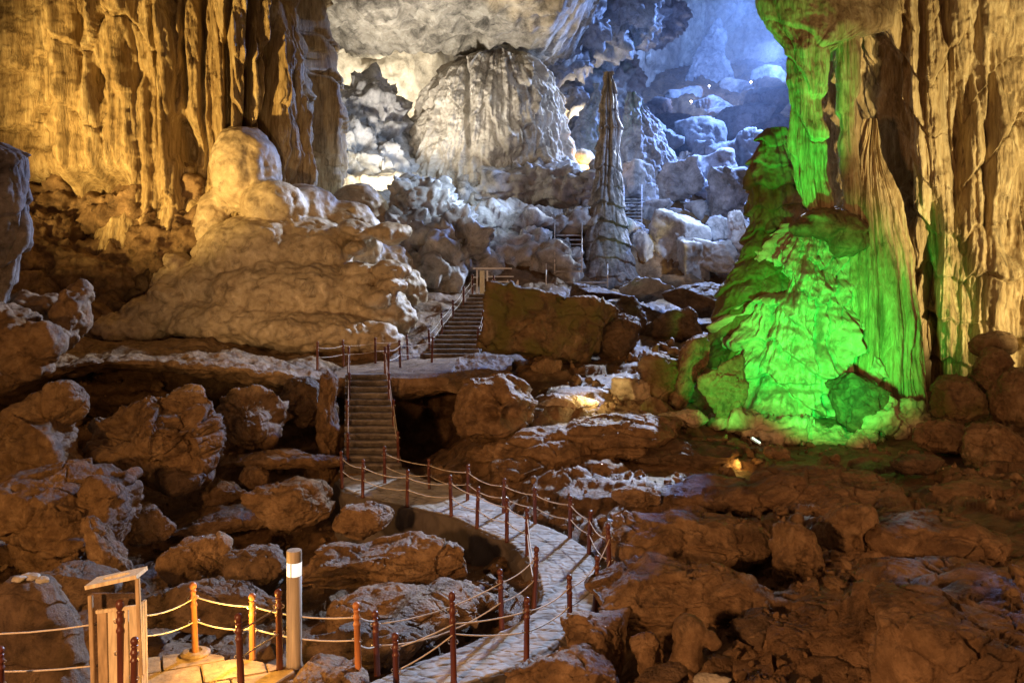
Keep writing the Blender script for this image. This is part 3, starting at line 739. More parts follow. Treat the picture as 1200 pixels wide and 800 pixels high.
# bollard lamp
def bollard():
    px, yb = 340.5, 783; d = dat(yb, pz); h = (yb - 645) * d / F; r = 8.9 * d / F
    t = empty('lamp_bollard', ((px - CX) / F * d + .02, d + .12, pz - .03), 'thick wood-look lamp bollard with a glowing white band near its top', 'lamp')
    MB().lathe([(r * 1.02, 0), (r, .05), (r, h * .785)], 28).build('shaft', M_boll, t, True)
    MB().lathe([(r * .9, h * .785), (r * .97, h * .787), (r * .97, h * .90), (r * .9, h * .902)], 28).build('light_band', glow('bollard light', (1, .97, .9), .95), t, True)
    MB().lathe([(r, h * .902), (r, h * .985), (r * .96, h), (r * .3, h * 1.003)], 28).build('cap', M_boll, t, False)
    for k in range(3):
        a = math.radians(20 + 120 * k); MB().box((r * .985 * math.cos(a), r * .985 * math.sin(a), h * .843), (.018, .012, h * .115), rz=a).build('bar', M_boll, t)
    return t
bollard()
# litter bin: sloped frame with slotted top board and planked inner box
def litter_bin():
    d = 11.15; s = d / F
    def q(px, py, dd=d): v = P(px, py, dd); return v
    base = q(133, 815); t = empty('litter_bin', base, 'tall cream planked litter bin in a wooden frame with a tilted slotted lid', 'litter bin', rz=0.0)
    B = base
    def bar(name, a, b, w, dpt, mat):
        a = np.array(a) - B; b = np.array(b) - B; m = MB(); L = np.linalg.norm(b - a); c = (a + b) / 2; dx, dy, dz = (b - a) / L
        ry = math.atan2(math.hypot(dx, dy), dz); rz = math.atan2(dy, dx)
        M = Matrix.Translation(Vector(c)) @ Matrix.Rotation(rz, 4, 'Z') @ Matrix.Rotation(ry, 4, 'Y') @ Matrix.Rotation(-rz, 4, 'Z') @ Matrix.Diagonal((w, dpt, L, 1))
        r = bmesh.ops.create_cube(m.bm, size=1.0, matrix=M); bmesh.ops.bevel(m.bm, geom=list(m.bm.edges), offset=.006, segments=2, affect='EDGES')
        return m.build(name, mat, t)
    for (pt, pb) in (((106, 697), (110, 815)), ((161, 677), (166, 790))):
        for dd in (d, d + .26): bar('frame_leg', q(*pt, dd), q(*pb, dd), .055, .05, M_binframe)
    # lid with an elongated slot
    L0, L1 = q(101, 690), q(161.5, 677); bm = bmesh.new(); n = 24; w = np.linalg.norm(L1 - L0); dy = .34
    out = [(0, 0), (w, 0), (w, dy), (0, dy)]; def_o = []
    for k in range(n):
        a = 2 * math.pi * k / n; c, s_ = math.cos(a), math.sin(a); m = max(abs(c), abs(s_)); def_o.append((w / 2 + c / m * w / 2, dy / 2 + s_ / m * dy / 2))
    inn = [(w / 2 + math.cos(2 * math.pi * k / n) * w * .27, dy / 2 + math.sin(2 * math.pi * k / n) * .085) for k in range(n)]
    sl = math.atan2(L1[2] - L0[2], L1[0] - L0[0]); th = .05
    def pt(x, y, z): return Vector((float(L0[0] - B[0] + x * math.cos(sl) - z * math.sin(sl)), float(L0[1] - B[1] + y - .03), float(L0[2] - B[2] + x * math.sin(sl) + z * math.cos(sl))))
    rings = [[bm.verts.new(pt(x, y, z)) for x, y in ring] for ring, z in ((inn, 0), (def_o, 0), (def_o, th), (inn, th))]
    for a, b in zip(rings, rings[1:] + rings[:1]):
        for k in range(n): bm.faces.new((a[k], a[(k + 1) % n], b[(k + 1) % n], b[k]))
    bmesh.ops.recalc_face_normals(bm, faces=bm.faces); me = bpy.data.meshes.new('lid'); bm.to_mesh(me); bm.free(); link('lid', me, M_cream, t)
    # inner box of upright planks: front face and left face
    x0, x1 = 111, 161; yl, yr = 719, 711
    nP = 4
    for k in range(nP):
        a0 = x0 + (x1 - x0) * (k + .04) / nP; a1 = x0 + (x1 - x0) * (k + .96) / nP; yt = yl + (yr - yl) * (k + .5) / nP
        pa, pb = q((a0 + a1) / 2, yt), q((a0 + a1) / 2 + 2, 815)
        bar('plank', pa + [0, .06, 0], pb + [0, .06, 0], (a1 - a0) * s, .035, M_binframe if k == 0 else M_cream)
    for k in range(3):
        for pxx in (x0 + 1, x1 - 1):
            yy = .10 + .14 * k / 2; pa, pb = q(pxx, yl if pxx < 130 else yr), q(pxx + 2, 815); bar('plank', pa + [0, yy, 0], pb + [0, yy, 0], .035, .07, M_binframe)
    m = MB(); c = (q(111, 719) + q(161, 711)) / 2 - B; m.box((c[0], c[1] + .035, c[2] + .005), (50 * s, .05, .045), ry=-sl * .6, bevel=.006); m.build('rim', M_cream, t)
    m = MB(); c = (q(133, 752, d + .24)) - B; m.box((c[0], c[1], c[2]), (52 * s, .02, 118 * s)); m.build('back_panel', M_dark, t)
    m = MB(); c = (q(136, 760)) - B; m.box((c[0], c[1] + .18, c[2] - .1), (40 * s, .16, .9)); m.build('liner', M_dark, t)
litter_bin()

# ------------------------------------------------------------------ landing gate at the head of the upper stairs
def landing():
    d = 42.8; s = d / F; zb = 5.0
    b = P(580, 345, d); t = empty('landing_railing', (b[0], d, zb), 'white railing with crossbars and a pale notice board at the head of the upper stairs', 'railing')
    def X(px): return (px - CX) / F * d - b[0]
    def Z(py): return zat(py, d) - zb
    for px, yt in ((553, 322), (559, 316), (600, 330), (607, 328)):
        MB().box((X(px), 0, (Z(yt)) / 2), (.07, .07, Z(yt)), bevel=.01).build('post', M_white, t)
    MB().box((X(577), .0, Z(314.5)), (46 * s, .09, .07), bevel=.01).build('top_beam', M_white, t)
    MB().box((X(565), .02, (Z(317) + Z(345)) / 2), (5.5 * s, .05, Z(317) - Z(345)), bevel=.01).build('notice_board', M_board, t)
    MB().box((X(571), .0, (Z(317) + Z(343)) / 2), (2.0 * s, .08, Z(317) - Z(343)), bevel=.01).build('post', M_white, t)
    for py in (324, 330, 336):
        MB().box((X(587), .0, Z(py)), (30 * s, .05, .05)).build('rail', M_white, t)
    for py in (325, 333): MB().box((X(556), .02, Z(py)), (6 * s, .05, .05)).build('rail', M_white, t)
    for px in (592, 596, 604): MB().tube([(X(px - 3), .0, Z(345)), (X(px + 3), .0, Z(328))], .028, 5).build('brace', M_white, t)
landing()
# far stair runs with thin rails beside the stalagmite
def far_steps(px0, px1, yt, yb, d0, d1, n, label):
    t = empty('rock_steps', P((px0 + px1) / 2, yb, d0), label, 'staircase'); B = np.array(t.location)
    for k in range(n):
        f = k / (n - 1); c = P((px0 + px1) / 2, yb + (yt - yb) * f, d0 + (d1 - d0) * f) - B
        MB().box(c, ((px1 - px0) / F * d0, (d1 - d0) / n + .15, .09), bevel=.015).build('step', M_grey, t)
    for px in (px0, px1):
        A, Bq = P(px, yb, d0) - B, P(px, yt, d1) - B
        for h in (.5, 1.0): MB().tube([A + [0, 0, h], Bq + [0, 0, h]], .03, 5).build('rail', M_steel, t)
        for f in (0, .5, 1): q = A * (1 - f) + Bq * f; MB().tube([q - [0, 0, .1], q + [0, 0, 1.05]], .035, 5).build('rail_post', M_steel, t)
far_steps(731, 752, 234, 262, 54, 58, 8, 'pale steps with thin metal rails just right of the tall stalagmite')
far_steps(650, 682, 276, 318, 47, 51, 9, 'dark steps with thin metal rails left of the stalagmite base')
far_steps(640, 712, 331, 345, 45.5, 46.8, 4, 'short broad steps at the foot of the stalagmite')

# ------------------------------------------------------------------ large formations
# left fluted wall
loft_obj('fluted_wall', [(-130,-340,338,46,.42),(0,-330,345,46,.42),(60,-330,357,46),(120,-330,364,46),(200,-330,370,46),(240,-330,372,46),(300,-330,364,46.5),(360,-330,300,47),(420,-330,240,47)], M_wall,
         'towering golden fluted rock wall filling the upper left of the cave', 'rock wall', 11, nu=900, nv=620, aspect=.42, power=5.0, back=.08,
         flutes=((.5, .22), (4.2, .08), (9.5, .05)), tier=(3.2, .6), tmask=.05, rough=.34, fz=.045,
         pipes=[(30, .8, 1.6, .8, 8, 19, .5), (130, .28, .65, 1.25, 6, 18, .65), (340, .09, .24, 1.3, 5, 19, .45)],
         dents=[(266,90,3.5,110,1.1),(289,60,4,150,1.5),(313,70,5,150,1.7),(236,95,3,110,.8),(155,70,9,30,.8),(208,160,14,26,1.1),(125,60,6,80,.7),(65,60,5,60,.6),(60,235,60,26,1.3),(120,225,30,24,1.2),(-40,260,120,60,.8),(214,60,3,70,.5),(182,95,3,80,.5),(100,40,5,60,.7),(45,160,40,14,.5),(222,190,24,44,1.0)])
blobs('brown_wall_foot', [(30,300,70,60,40),(110,330,60,50,40),(190,300,50,50,41),(70,240,40,30,41),(150,250,60,30,41.5),(230,290,40,60,41.5),(0,360,80,40,38),(120,370,60,26,39),(205,350,40,30,40),(60,380,60,20,37.5),(240,330,40,40,41),(170,220,40,20,42),(215,235,30,40,41.5)], .13, M_brown,
      'heap of dark brown lumpy rock below the fluted left wall', 'rock heap', 21, rough=.5, bil=(.9, .1), ridge=.25, smooth=2, strat=.25, fine=.05, fct=(.8, .6), flute=(1.2, .3))
# flowstone mound
bl = [(287,200,41,54,40),(320,240,38,30,39),(352,262,50,46,41),(256,260,26,40,40.5),(300,300,72,46,39),(355,300,60,46,39.5),(400,285,48,48,41.5),(250,338,70,36,39),(330,345,90,42,38.2),(400,350,70,44,39),(440,372,50,36,38.8),(205,368,62,26,38),(282,378,84,26,37.2),(360,388,84,24,36.6),(430,398,44,18,36.4),(440,325,46,46,43),(420,262,40,46,46),(150,385,60,16,37.5),(470,350,30,40,41)]
rs = np.random.RandomState(5)
for k in range(46):
    t = rs.rand(); x = 200 + 270 * t; yc = 300 + 90 * rs.rand() - 40 * t; bl.append((x, yc, 10 + 16 * rs.rand(), 6 + 8 * rs.rand(), 38.0 + (390 - yc) * .02 - 1.2, 1.2))
blobs('flowstone_mound', bl, .085, M_flow, 'smooth pale brown flowstone mound like melted wax, topped by a rounded dome', 'flowstone', 31, rough=.20, bil=None, smooth=14, worl=(1.7, .15), flute=(1.1, .10), fine=.02)
# left edge fluted column
loft_obj('hanging_rock_column', [(168,-30,2,26.5),(174,-42,14,26.5),(179,-45,30,26.5),(186,-45,32,26.5),(230,-45,33,26.5),(270,-45,30,26.5),(300,-45,22,26.5),(330,-45,16,26.5),(360,-45,8,26.5),(420,-45,4,26.5)], M_dgrey,
         'ragged grey-purple rock column at the extreme left edge with a jagged rim', 'rock column', 41, nu=300, nv=300, aspect=.6, flutes=((1.2, .25), (3.4, .10)), tier=(1.6, .25), rough=.22)
blobs('drooping_rock', [(15,405,38,26,24.5),(50,400,26,22,24.5),(30,430,30,14,24.5),(85,370,22,34,26),(98,350,12,20,26.2),(70,395,24,16,25.5),(10,375,40,20,26),(50,360,40,14,27.5)], .07, M_bould,
      'orange-brown drooping rock with melted lower edge at the left under the grey column', 'rock', 51, rough=.18, bil=(1.4, .14), smooth=2, fine=.04)

# right column group
loft_obj('limestone_column', [(-120,975,1400,38.5),(0,980,1400,38.5),(100,988,1400,38),(200,998,1400,38),(300,1002,1400,37.5),(380,1005,1390,37),(450,1008,1380,37),(540,1010,1380,37)], M_wall,
         'massive golden limestone column with flutes and dark niches filling the right side', 'rock column', 61, nu=900, nv=760, aspect=.62, power=2.6, back=.08,
         flutes=((.6, .2), (5.5, .08), (11, .05)), tier=(2.2, .5), tmask=-.05, rough=.34, fz=.06,
         pipes=[(30, .6, 1.3, .5, 1, 14, .4), (150, .2, .5, 1.0, 1, 16, .25), (520, .06, .17, 1.2, 1, 17, .15)],
         dents=[(1033,135,24,95,2.6),(1050,200,14,60,1.5),(1113,130,14,60,.9),(1128,165,10,80,.9),(1080,60,5,70,.8),(1100,300,40,60,.6),(1060,350,6,120,.7),(1160,150,5,120,.6),(1087,350,12,110,1.1),(1105,440,40,40,.8),(1180,270,14,40,.5)])
for i, (rows, sd, lab) in enumerate([
    ([(15,986,1006,33.5),(60,987,1002,33.3),(150,989,1002,33.2),(260,996,1010,33.0),(330,998,1022,32.6),(420,1003,1034,32.2),(500,1006,1040,32)], 71, 'slim brown ribbed drapery left of the dark niche in the right column'),
    ([(140,1021,1025,33.9),(165,1015,1030,33.8),(190,1009,1038,33.6),(230,1006,1052,33.2),(300,1004,1072,32.8),(380,1003,1080,32.2),(440,1000,1083,31.8),(485,994,1088,31.5)], 72, 'ribbed rock skirt flaring out at the foot of the right column')]):
    loft_obj('drapery', rows, M_wall, lab, 'drapery', sd, nu=300, nv=400, aspect=.55, flutes=((2.4, .16), (5.0, .08)), tier=(2.6, .12), rough=.14, fz=.03, pipes=[(26, .14, .34, .9, 0, 8, .75), (40, .06, .14, .9, 0, 10, .4)])
loft_obj('hanging_pillar', [(-110,880,1060,35.5,.35),(-30,884,1050,35,.35),(10,890,1046,34.6,.35),(34,900,1036,34.2,.4),(50,917,996,33.8,.5),(60,926,972,33.5,.6),(100,931,964,33.3,.6),(160,931,963,33.2,.6),(210,935,968,33.1,.6),(242,940,974,33.0,.6),(248,948,968,33.0,.6)], M_wall,
         'hanging ribbed pillar lit bright green under a flared canopy', 'pillar', 81, nu=420, nv=520, aspect=.5, smw=7, flutes=((4.2, .08), (9, .05)), tier=(2.0, .25), tmask=-.1, rough=.18, fz=.03, pipes=[(16, .35, .7, .6, 9, 15, .6), (90, .09, .22, .9, 9, 16, .35)])
loft_obj('leaning_outcrop', [(150,902,915,35),(160,892,926,35),(200,880,940,35),(250,879,946,35),(300,866,950,34.5),(340,850,950,34),(390,842,940,33.5),(430,838,930,33)], M_moss,
         'dark brown craggy outcrop with green-lit face left of the hanging pillar', 'outcrop', 91, nu=360, nv=360, aspect=.6, flutes=((1.2, .18),), tier=(.9, .28), tmask=-.2, rough=.42, fz=.3)
loft_obj('green_flowstone', [(262,925,985,34),(285,912,1002,34),(320,893,1012,33.8),(350,872,1020,33.6),(385,860,1028,33.4),(420,850,1036,33.2),(455,838,1046,33),(490,828,1052,32.8),(525,816,1066,32.6),(545,812,1072,32.6)], M_flow,
         'broad flowstone mass lit vivid green at the foot of the right column', 'flowstone', 101, nu=640, nv=520, aspect=.72, smw=10, flutes=((.7, .30), (2.2, .12), (5, .06)), tier=(1.5, .55), tmask=-.25, rough=.75, fz=.22,
         pipes=[(30, .25, .6, .8, 0, 6, .1), (170, .07, .2, .9, 0, 7, .05)], dents=[(905,335,26,12,1.0),(985,470,40,8,.6),(1010,440,6,60,.7),(930,455,30,5,.5),(960,390,5,50,.5),(865,425,10,20,.5)])
blobs('green_rock_apron', [(905,505,52,12,29.2),(970,512,44,10,29),(1035,490,36,20,29.6),(1062,488,26,16,29.8),(1012,512,26,9,28.9),(862,494,36,12,29.2)], .06, M_flow,
      'low ragged rock apron lit green around the base of the green flowstone', 'rock apron', 102, rough=.25, bil=None, smooth=1, ridge=.15, strat=.2, fine=.07, fct=(1.2, .4))
blobs('brown_rock_shelf', [(968,262,34,20,32.6),(990,275,24,26,32.6),(945,268,20,10,32.4)], .06, M_brown, 'brown rock shelf below the hanging green pillar', 'rock shelf', 103, rough=.2, bil=(1.5, .08), smooth=2, strat=.1)

# centre and far cave
loft_obj('dome_formation', [(64,558,604,61),(68,545,618,61),(78,525,632,61),(95,510,645,61),(120,497,655,61),(160,485,664,61),(190,474,670,61),(215,462,684,61),(245,446,700,61),(280,430,720,61)], M_pale,
         'huge rounded pale dome formation with hanging drip fringes at the back of the cave', 'rock dome', 111, nu=600, nv=460, aspect=.75, smw=8,
         flutes=((.4, .18), (4.0, .07)), tier=(3.0, .75), tmask=.0, rough=.5, fz=.10, pipes=[(50, .3, .9, .4, 10, 20, .05), (260, .10, .24, .8, 9, 20, .0)], dents=[(548,120,3,60,.8),(600,190,26,12,1.2)])
blobs('rock_terrace', [(600,222,60,22,57),(660,222,44,22,56),(560,232,20,14,56),(640,205,50,14,58),(620,262,90,14,53),(570,270,40,18,52),(680,262,40,14,52),(700,222,20,30,55),(600,300,60,30,50),(560,315,30,24,48),(520,300,26,20,47),(650,310,30,22,48.5)], .14, M_grey,
      'layered grey rock terraces below the pale dome', 'rock terrace', 121, rough=.5, bil=None, ridge=.3, smooth=1, strat=.4, fine=.07, fct=(.42, .8))
blobs('pale_rock_crest', [(400,150,26,40,58),(430,140,34,46,60),(455,160,20,40,60),(410,190,34,34,56),(445,195,30,26,57),(385,180,16,50,56)], .16, M_grey,
      'rugged blue-white rock crest between the fluted wall and the pale dome', 'rock crest', 131, rough=.9, bil=None, ridge=.7, smooth=1, fine=.14, fct=(.5, .9), flute=(.8, .3))
blobs('lit_flowstone_basin', [(450,218,60,18,55),(400,222,30,18,54),(500,235,30,20,55),(470,208,28,10,56)], .12, M_pale,
      'brightly lamp-lit cream flowstone basin in the alcove left of the dome', 'flowstone', 133, rough=.3, bil=(.8, .2), smooth=3)
blobs('jagged_rock_mass', [(478,240,24,30,48),(505,250,30,34,48),(535,270,24,30,47),(480,285,40,34,46.5),(520,300,34,28,46),(545,285,18,26,46.5),(460,310,30,26,45),(500,325,36,18,44.5)], .10, M_grey,
      'jagged blue-white rock mass above the upper stairs', 'rock mass', 141, rough=.6, bil=None, ridge=.6, smooth=1, fine=.08, fct=(.45, .9), flute=(1.4, .35))
loft_obj('stalagmite', [(84,713,714,52),(89,711.5,715.5,52),(96,710,718,52),(110,707,721,52),(150,704,724,52),(190,699,726,51.8),(225,695,728,51.5),(260,690,732,51),(295,683,739,50.5),(330,675,750,50),(352,668,758,49.6)], M_stal,
         'tall slender stalagmite rising alone in front of the blue boulder slope', 'stalagmite', 151, nu=300, nv=520, aspect=.9, flutes=((1.3, .10), (3.2, .08)), tier=(1.1, .20), tmask=-.2, rough=.17, fz=.2, smw=10, pipes=[(60, .08, .25, .7, 2, 16, .05)])
loft_obj('blue_pinnacle', [(108,738,744,66),(118,732,756,66),(150,726,772,66),(190,720,790,66),(240,712,806,66)], M_grey, 'blue-grey rock pinnacle right behind the stalagmite', 'pinnacle', 161, nu=200, nv=260, aspect=.7, flutes=((.6, .4), (1.6, .15)), tier=None, rough=.5, fz=.2)
loft_obj('dark_spire', [(98,698,701,68),(110,695,703,68),(130,688,708,68),(150,670,712,68),(200,655,716,68),(250,648,720,68)], M_grey, 'narrow purple-grey spire between the dome and the stalagmite', 'spire', 163, nu=180, nv=220, aspect=.7, flutes=((.6, .3),), tier=None, rough=.5, fz=.2)
loft_obj('rock_spire', [(22,840,844,112),(35,832,848,112),(60,816,852,112),(90,803,858,112),(130,792,870,112),(175,780,890,112)], M_grey, 'pale blade of rock standing in the blue glow at the far end', 'rock blade', 165, nu=160, nv=200, aspect=.35, flutes=((.15, .5),), tier=None, rough=.5, fz=.1)
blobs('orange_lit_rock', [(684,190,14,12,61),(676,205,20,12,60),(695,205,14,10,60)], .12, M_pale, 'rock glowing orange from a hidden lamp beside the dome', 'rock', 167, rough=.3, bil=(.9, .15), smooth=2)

blobs('sloping_rock_rib', [(750,-30,50,34,76),(715,-4,46,32,74),(670,28,44,26,71),(630,52,40,20,69),(595,72,40,13,68),(735,25,44,28,78),(700,52,40,22,76),(765,20,30,30,82),(660,74,40,14,74),(690,84,36,18,80)], .2, M_grey,
      'grey-blue rock rib sloping down from the ceiling above the stalagmite', 'rock rib', 169, rough=1.0, bil=None, ridge=.5, smooth=2, strat=.5, fine=.12, fct=(.22, 1.5))
blobs('cream_rock_patch', [(650,118,30,26,80),(700,108,34,30,82),(730,96,22,34,84),(680,140,40,26,78)], .2, M_pale, 'cream-lit rough rock face under the sloping rib left of the stalagmite tip', 'rock face', 170, rough=.7, bil=None, ridge=.4, smooth=2, strat=.4, fine=.15, fct=(.5, .7))
# back wall and ceiling of the cave (setting)
def shell():
    # back wall: sheet from the left alcove round to the far end
    nu, nv = 520, 260
    px = np.linspace(330, 1120, nu); t = np.linspace(0, 1, nv)
    D = np.interp(px, [330, 380, 430, 520, 600, 660, 720, 780, 850, 930, 1120], [58, 66, 69, 72, 80, 92, 104, 122, 136, 138, 130]); D = smooth1(D, 24)
    V = np.zeros((nv, nu, 3)); Zt = 52.0
    V[..., 0] = ((px - CX) / F * D)[None]; V[..., 1] = D[None] - 9 * (t ** 2)[:, None]; V[..., 2] = 2 + (Zt - 2) * t[:, None]
    p = V.reshape(-1, 3).astype(np.float32)
    D_ = 2.6 * fbm(p * .07, 4, 300) + 1.1 * ridged(p * .16, 4, 301) + .3 * fbm(p * .8, 3, 302) + sstep(5, 14, p[:, 0]) * (3.5 * facet(p * np.array([.10, .10, .07], np.float32), 303) + 1.5 * facet(p * .24, 304))
    p[:, 1] -= D_
    me = mesh_np('cave_wall', p, grid_faces(nv, nu)); o = link('cave_wall', me, M_pale); o['kind'] = 'structure'
    # ceiling
    nx, ny = 460, 460
    x = np.linspace(-34, 62, nx); y = np.linspace(34, 142, ny); X, Y = np.meshgrid(x, y)
    Z = np.interp(Y, [34, 46, 62, 78, 92, 110, 142], [24, 23.2, 22.0, 24.5, 30, 40, 52])
    # vault rises towards the far right where the chamber opens
    Z = Z + sstep(2, 13, X - (Y - 55) * .08) * sstep(40, 62, Y) * 20
    lip = sstep(0, 3.0, Y - (62 + 1.5 * np.sin(X * .35) + .10 * X)) * sstep(6, -4, X); Z = Z + 2.4 * lip * sstep(84, 66, Y)
    p = np.stack([X, Y, Z], -1).reshape(-1, 3).astype(np.float32)
    p[:, 2] += 1.5 * fbm(p * .09, 4, 310) - 1.0 * np.clip(ridged(p * .22, 4, 311), -.3, 1) + .4 * fbm(p * .9, 3, 312, .6)
    f1, f2 = worley(p * np.array([.38, .38, .2], np.float32), 4); p[:, 2] += .9 * sstep(.5, .1, f1)
    me = mesh_np('cave_ceiling', p, grid_faces(ny, nx)[:, ::-1]); o = link('cave_ceiling', me, M_ceil); o['kind'] = 'structure'
shell()

# ------------------------------------------------------------------ boulders
B = boulder
# left rubble
B(182,513,172,122,24.0,'biggest tan boulder, flat underneath, in the rubble left of the stairs',M_bould,1,block=.75,strata=.05,dents=[(-.25,.25,.4,.3)])
B(293,487,86,78,27.2,'pointed tan boulder under the right end of the left-hand hollow',M_bould,2,block=.7)
B(340,587,102,56,23.4,'oval flat-bottomed boulder lying just left of the path wall',M_bould,3,block=.55)
B(264,577,54,32,24.6,'small rounded boulder below the biggest tan boulder',M_bould,4,block=.5)
B(298,561,36,34,25.6,'small knobbly rock above the oval boulder',M_bould,5,block=.5)
B(330,539,150,26,26.2,'long low log-like rock running towards the stair foot',M_bould,6,block=.5,depth=1.4)
B(40,520,130,120,22.5,'blocky brown boulder at the left edge beneath the ledge',M_bould,7,block=.7,strata=.06)
B(76,472,52,56,23.0,'knob-shaped rock perched on the blocky brown boulder',M_bould,8,block=.5,dents=[(0,0,.4,.3)])
B(45,612,210,140,20.2,'large cracked brown block at the left edge above the stump',M_bould,9,block=.8,strata=.07)
B(118,598,70,92,20.0,'pale-sided boulder jutting right from the cracked brown block',M_bould,10,block=.6)
B(176,614,64,46,21.6,'low rough rock right of the pale-sided boulder',M_bould,12,block=.6)
B(128,655,34,120,18.6,'narrow tilted slab leaning behind the litter bin',M_bould,13,block=.7,tilt=.55,depth=.8)
B(272,606,130,30,24,'flat pale-topped slab below the oval boulder',M_bould,14,block=.6,depth=2.6)
B(230,668,80,84,19.0,'sloping brown rock behind the platform',M_bould,15,block=.6)
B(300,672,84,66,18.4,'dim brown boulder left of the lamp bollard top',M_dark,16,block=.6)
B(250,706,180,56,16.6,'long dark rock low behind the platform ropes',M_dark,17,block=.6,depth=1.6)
B(448,664,196,66,17.8,'broad brown boulder with a ridged top left of the path bend',M_bould,18,block=.6,depth=2.2,strata=.06)
B(488,644,64,40,18.8,'humped rock on the rear of the broad ridged boulder',M_bould,19,block=.5)
B(526,656,46,44,18.2,'rounded block at the right end of the broad ridged boulder',M_bould,20,block=.6)
B(490,716,216,60,15.6,'flat pale slab beside the inner curve of the path',M_bould,22,block=.7,depth=2.6,strata=.05)
B(430,748,150,60,14.2,'dark rock under the ropes between the platform and the path',M_dark,23,block=.6,depth=1.6)
B(384,503,34,140,28.2,'upright rock pier supporting the ledge just left of the stairs',M_bould,24,block=.5,depth=1.6)
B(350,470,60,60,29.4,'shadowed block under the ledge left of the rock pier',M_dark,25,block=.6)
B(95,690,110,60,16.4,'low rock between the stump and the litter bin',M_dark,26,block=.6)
B(385,800,100,40,11.75,'yellow-lit rough stone under the right-hand orange post',M_bould,27,block=.6,depth=1.2)
B(425,610,70,44,20.6,'brown lump at the bottom of the path wall',M_bould,28,block=.5)
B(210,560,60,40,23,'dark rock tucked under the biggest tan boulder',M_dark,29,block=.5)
# stump
def stump():
    d = 13.2
    o = loft_obj('stone_stump', [(677,16,56,d),(682,8,64,d),(698,4,70,d),(735,-2,84,d),(780,-12,96,d),(840,-24,106,d)], M_dark, 'tree-stump-like stone with a pale lumpy top at the lower left', 'stone stump', 171, nu=220, nv=200, aspect=.8, flutes=((1.6, .06),), tier=(.5, .06), rough=.16, fz=.6, smw=6)
    return o
st = stump()
for k, (px, py, w, h) in enumerate([(22,678,14,8),(36,675,18,9),(50,679,14,8),(38,682,18,8)]):
    c = boulder(px, py, w * 1.1, h, 13.0 + .15 * (k % 2), None, M_pale, 180 + k, name='crust', lvl=4); 
    c.parent = st; c.location = c.location - st.location
    for key in ('label', 'category', 'group'):
        if key in c: del c[key]

# centre
B(645,384,168,112,34.2,'great squarish mossy boulder to the right of the upper stairs',M_moss,31,block=1.0,depth=5.0,rough=1.0)
B(640,430,38,24,32.2,'small stone at the foot of the mossy boulder',M_bould,32,block=.5)
B(722,395,60,60,36,'dark rock slumped against the right side of the mossy boulder',M_dark,33,block=.6)
B(580,481,102,86,27.0,'pitted tan boulder with round hollows beside the dark cave mouth',M_bould,34,block=.6,dents=[(-.1,.1,.22,.5),(.45,.05,.26,.5),(.1,.6,.2,.3)])
B(618,528,150,56,26.0,'layered brown rock beneath the pitted boulder',M_bould,35,block=.6,depth=3,strata=.10)
B(604,556,66,40,24.6,'wedge of rock beside the path below the layered rock',M_bould,36,block=.6)
B(720,508,170,50,26.6,'long low brown shelf behind the right path posts',M_bould,37,block=.6,depth=3,strata=.10)
B(790,528,150,34,26.4,'dark flat shelf in front of the green-lit flowstone',M_dark,38,block=.6,depth=2.6,strata=.08)
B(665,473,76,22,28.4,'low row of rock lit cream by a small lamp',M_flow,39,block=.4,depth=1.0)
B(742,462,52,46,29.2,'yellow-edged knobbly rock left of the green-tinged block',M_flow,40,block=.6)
B(776,437,60,54,30.0,'tilted yellow-green block left of the green-lit flowstone',M_moss,41,block=.7,tilt=.2)
B(806,440,36,100,29.6,'leaning brown slab left of the broad flat green-lit slab',M_bould,42,block=.7,tilt=-.35,depth=1.0)
B(768,485,40,44,28.6,'dark mossy stone below the yellow-green block',M_moss,43,block=.5)
B(846,458,62,88,28.9,'broad flat slab lit bright green, leaning on the flowstone',M_bould,44,block=.95,depth=.9,rough=1.0)
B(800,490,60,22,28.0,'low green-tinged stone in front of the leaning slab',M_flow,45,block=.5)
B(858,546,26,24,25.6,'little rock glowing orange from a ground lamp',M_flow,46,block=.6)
# right of the green flowstone
B(1120,470,60,62,28.6,'mossy dark boulder at the foot of the golden column',M_moss,51,block=.6)
B(1160,440,50,70,29.4,'upright rounded boulder against the golden column',M_bould,52,block=.5)
B(1165,405,54,36,30.0,'rounded knob highest in the pile by the right edge',M_bould,53,block=.4)
B(1190,470,60,80,28.2,'brown boulder stacked at the right edge of the photo',M_bould,54,block=.5)
B(1172,528,86,66,25.2,'shaggy rough-faced boulder low at the right edge',M_bould,55,block=.5,rough=1.3)
B(1104,512,70,44,26.6,'brown block in front of the mossy dark boulder',M_bould,56,block=.6)
B(1010,470,70,70,29.8,'brown rock filling the gap between two green-lit patches',M_dark,57,block=.6)
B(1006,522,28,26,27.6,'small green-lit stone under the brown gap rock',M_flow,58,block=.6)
# right foreground
B(805,632,200,70,17.6,'large smooth brown rock right of the path bend',M_bould,61,block=.5,depth=2.4,strata=.05)
B(938,656,74,92,16.4,'upright lion-head-shaped boulder in the right foreground',M_bould,62,block=.55)
B(992,628,76,86,17.6,'boulder with finger-like ridges beside a dark hole',M_bould,63,block=.5,dents=[(-.2,.1,.2,.3),(.4,.2,.2,.25)])
B(960,584,200,66,20.5,'broad brown hump behind the finger-ridged boulder',M_ground,64,block=.4,depth=3.5)
B(845,580,140,40,21.0,'low brown swelling with a yellowish top, centre right',M_ground,65,block=.4,depth=2.6)
B(745,580,60,26,20.6,'small pale-topped stone right of the upper path posts',M_bould,66,block=.6)
B(1090,628,180,54,17.6,'flat earthy rock in the right middle ground',M_ground,67,block=.4,depth=3)
B(790,702,210,90,14.9,'wide low rock sloping down to the right of the path end',M_bould,68,block=.55,depth=2.2)
B(862,706,110,62,14.2,'pointed rock lying across the wide low rock',M_bould,69,block=.6)
